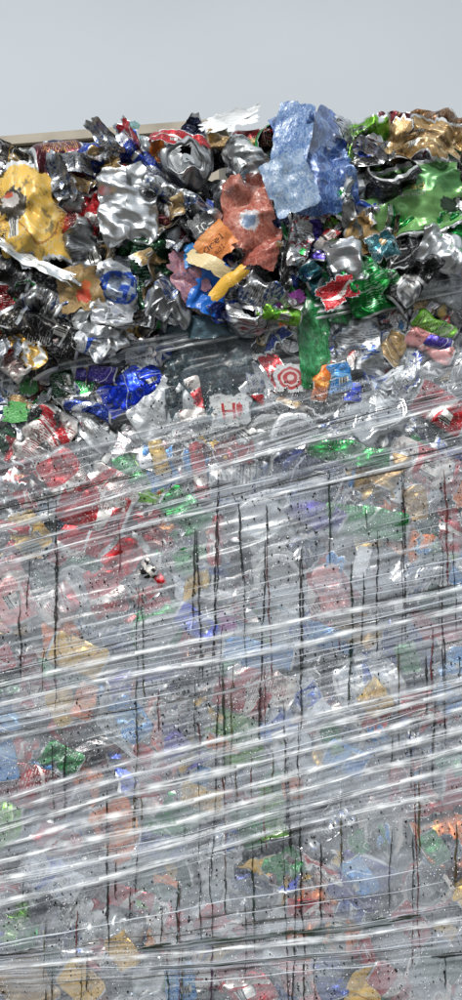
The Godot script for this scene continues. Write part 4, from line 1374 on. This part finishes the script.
func drips(root: Node3D):
	var list := [[57, 515, 622, 0], [50, 498, 522, 1], [143, 588, 668, 1], [44, 645, 668, 0], [195, 528, 602, 0], [218, 470, 622, 0], [239, 500, 560, 0], [243, 562, 642, 0], [266, 505, 536, 0], [267, 540, 648, 2], [302, 548, 642, 0], [222, 618, 672, 4], [200, 645, 672, 0], [328, 470, 540, 1], [365, 505, 522, 0], [363, 572, 627, 0], [377, 530, 625, 0], [402, 470, 597, 0], [444, 470, 560, 2], [440, 560, 606, 0], [452, 535, 606, 0], [398, 640, 722, 3], [432, 625, 682, 2], [442, 640, 705, 0], [340, 628, 646, 0], [43, 660, 682, 0], [53, 742, 802, 0], [67, 742, 797, 0], [138, 708, 802, 0], [115, 760, 776, 0], [107, 788, 828, 0], [135, 800, 828, 0], [141, 795, 828, 0], [145, 660, 687, 3], [196, 678, 722, 0], [199, 720, 750, 2], [222, 662, 752, 1], [233, 662, 752, 3], [266, 660, 722, 2], [252, 752, 786, 2], [272, 748, 782, 0], [298, 722, 778, 0], [287, 766, 832, 0], [299, 780, 832, 1], [263, 783, 832, 2], [199, 760, 832, 1], [235, 763, 822, 3], [222, 758, 842, 2], [184, 815, 832, 0], [425, 655, 702, 0], [434, 688, 762, 0], [418, 765, 832, 0], [410, 728, 772, 0], [391, 733, 766, 0], [458, 655, 682, 0], [107, 828, 852, 0], [116, 848, 882, 0], [137, 846, 880, 0], [108, 884, 908, 0], [79, 908, 942, 0], [47, 918, 962, 0], [55, 958, 1010, 0], [48, 983, 1010, 0], [88, 950, 978, 0], [83, 950, 1010, 3], [131, 883, 908, 0], [163, 903, 932, 0], [178, 878, 926, 0], [200, 868, 922, 1], [210, 863, 922, 0], [225, 868, 902, 0], [252, 843, 922, 1], [283, 828, 1010, 0], [296, 848, 1010, 0], [213, 933, 1010, 4], [182, 938, 1010, 0], [262, 828, 846, 0], [168, 948, 1010, 1], [320, 843, 912, 0], [391, 828, 892, 0], [413, 828, 892, 0], [313, 948, 1010, 1], [412, 913, 952, 2], [444, 953, 978, 0], [30, 560, 600, 0], [120, 520, 560, 2], [350, 640, 690, 0], [25, 870, 900, 0], [160, 690, 720, 2], [245, 900, 960, 0], [455, 820, 870, 0], [340, 800, 850, 3]]
	for more in [[57, 500, 655, 0], [219, 480, 620, 0], [300, 545, 690, 0], [300, 820, 1000, 0], [441, 545, 700, 0], [138, 585, 700, 0], [401, 465, 600, 0], [413, 760, 905, 0], [107, 790, 910, 0], [266, 540, 700, 0], [197, 530, 640, 0], [218, 690, 830, 0], [180, 880, 1010, 0], [20, 600, 660, 0], [350, 560, 640, 0], [283, 700, 800, 0]]:
		list.append(more)
	var r := RandomNumberGenerator.new()
	r.seed = 99
	var n := FastNoiseLite.new()
	n.seed = 12
	n.frequency = 1.0
	for d in list:
		var ln: float = (d[2] - d[1]) * 1.35
		var nv := int(maxf(10, ln / 2.2))
		var pts := PackedVector3Array()
		var uvs := PackedVector2Array()
		var ph := r.randf() * 500.0
		var w0 := r.randf_range(1.2, 2.9)
		var lean := r.randf_range(-0.04, 0.04)
		for j in nv + 1:
			var t := float(j) / nv
			var py: float = d[1] + ln * t
			var gap := n.get_noise_2d(py * 0.11, ph)
			var w := w0 * (0.75 + 0.7 * n.get_noise_2d(py * 0.09, ph + 40.0)) * (0.35 + 0.65 * minf(1.0, t * 5.0)) * minf(1.0, (1.0 - t) * 7.0 + 0.15)
			if gap < -0.4:
				w *= 0.12
			w = maxf(w, 0.12)
			var px: float = d[0] + lean * ln * t + 2.4 * n.get_noise_2d(py * 0.02, ph + 80.0) + 0.8 * n.get_noise_2d(py * 0.2, ph + 90.0)
			for i in 5:
				var c := i / 2.0 - 1.0
				var p := at(px + c * w * 0.5, py, 0)
				var z := film_z(p.x, p.y) + 0.0058 + 0.0008 * (1 - c * c)
				pts.append(Vector3(p.x, maxf(p.y, 0.01), z))
				uvs.append(Vector2(i / 4.0, t))
		node("dirty_drip", grid_mesh(pts, uvs, 4, nv, true), M["drip_" + ["dark", "moss", "rust", "olive", "plum"][d[3] if d[3] or r.randf() < 0.7 else 1 + r.randi() % 3]], root)
	# beads of dirty water, and of clear water whitened to stand in for sparkle
	var bead := SphereMesh.new()
	bead.radius = 1.0
	bead.height = 2.0
	bead.radial_segments = 8
	bead.rings = 5
	for kind in 2:
		var ts: Array = []
		var count: int = [6500, 12000][kind]
		while ts.size() < count:
			var px := r.randf_range(-60, 520)
			if kind == 0 and r.randf() < 0.45:
				px = roundf(px / 9.0) * 9.0 + r.randf_range(-1, 1)
			var py := r.randf_range(380, 1010)
			if py < wrap_line(380.0, px):
				continue
			if n.get_noise_2d(px * 0.011 + kind * 60, py * 0.011) < r.randf_range(-0.35, 0.5):
				continue
			var s := pow(r.randf(), 2.5) * 0.75 + 0.35
			if kind == 1:
				s *= 0.58
			var p := at(px, py, 0)
			p.z = film_z(p.x, p.y) + 0.0052 + r.randf() * 0.001
			var b := Basis.from_scale(Vector3(s, s * r.randf_range(0.8, 1.9), s * 0.6) * 0.001)
			ts.append(Transform3D(b, p))
		var mm := MultiMesh.new()
		mm.transform_format = MultiMesh.TRANSFORM_3D
		mm.mesh = bead
		mm.instance_count = ts.size()
		for i in ts.size():
			mm.set_instance_transform(i, ts[i])
		var g := MultiMeshInstance3D.new()
		g.multimesh = mm
		g.material_override = [M.drop, M.glint_drop][kind]
		g.name = ["dirt_beads", "water_glints"][kind]
		g.set_meta("kind", "stuff")
		root.add_child(g)

func chips():
	scrap("film_chip", "black chip with lime edge stuck on the film", "chip", 26, 549, 0.012, 20, 9, 10, Vector2(0, 0), 0.4, Vector2(0, 0), 0.3, plastic(Color("2a3a1c"), 1.0), 301, false)
	scrap("film_chip", "small yellow chip under the lime edged chip", "chip", 31, 558, 0.012, 15, 5, 8, Vector2(0, 0), 0.3, Vector2(0, 0), 0.2, plastic(Color("c8952a"), 1.0), 302, false)
	scrap("film_chip", "thin red sliver on the film", "chip", 133, 688, 0.014, 5, 24, -14, Vector2(0, 0), 0.4, Vector2(0, 0), 0.35, plastic(Color("7a1a1e"), 1.0), 303, false)
	scrap("film_chip", "black curled chip above the paired drips", "chip", 42, 737, 0.013, 13, 13, 30, Vector2(0, 0), 0.6, Vector2(0, 0), 0.25, plastic(Color("1b1c1e"), 1.0), 304, false)
	scrap("film_chip", "dark olive chip beside the black curled chip", "chip", 60, 735, 0.013, 20, 7, -30, Vector2(0, 0), 0.4, Vector2(0, 0), 0.3, plastic(Color("33301a"), 1.0), 305, false)
	scrap("film_chip", "black bent sliver at the fork of two drips", "chip", 263, 776, 0.013, 7, 24, -42, Vector2(0, 0), 0.5, Vector2(0, 0), 0.3, plastic(Color("1c1c1e"), 1.0), 306, false)
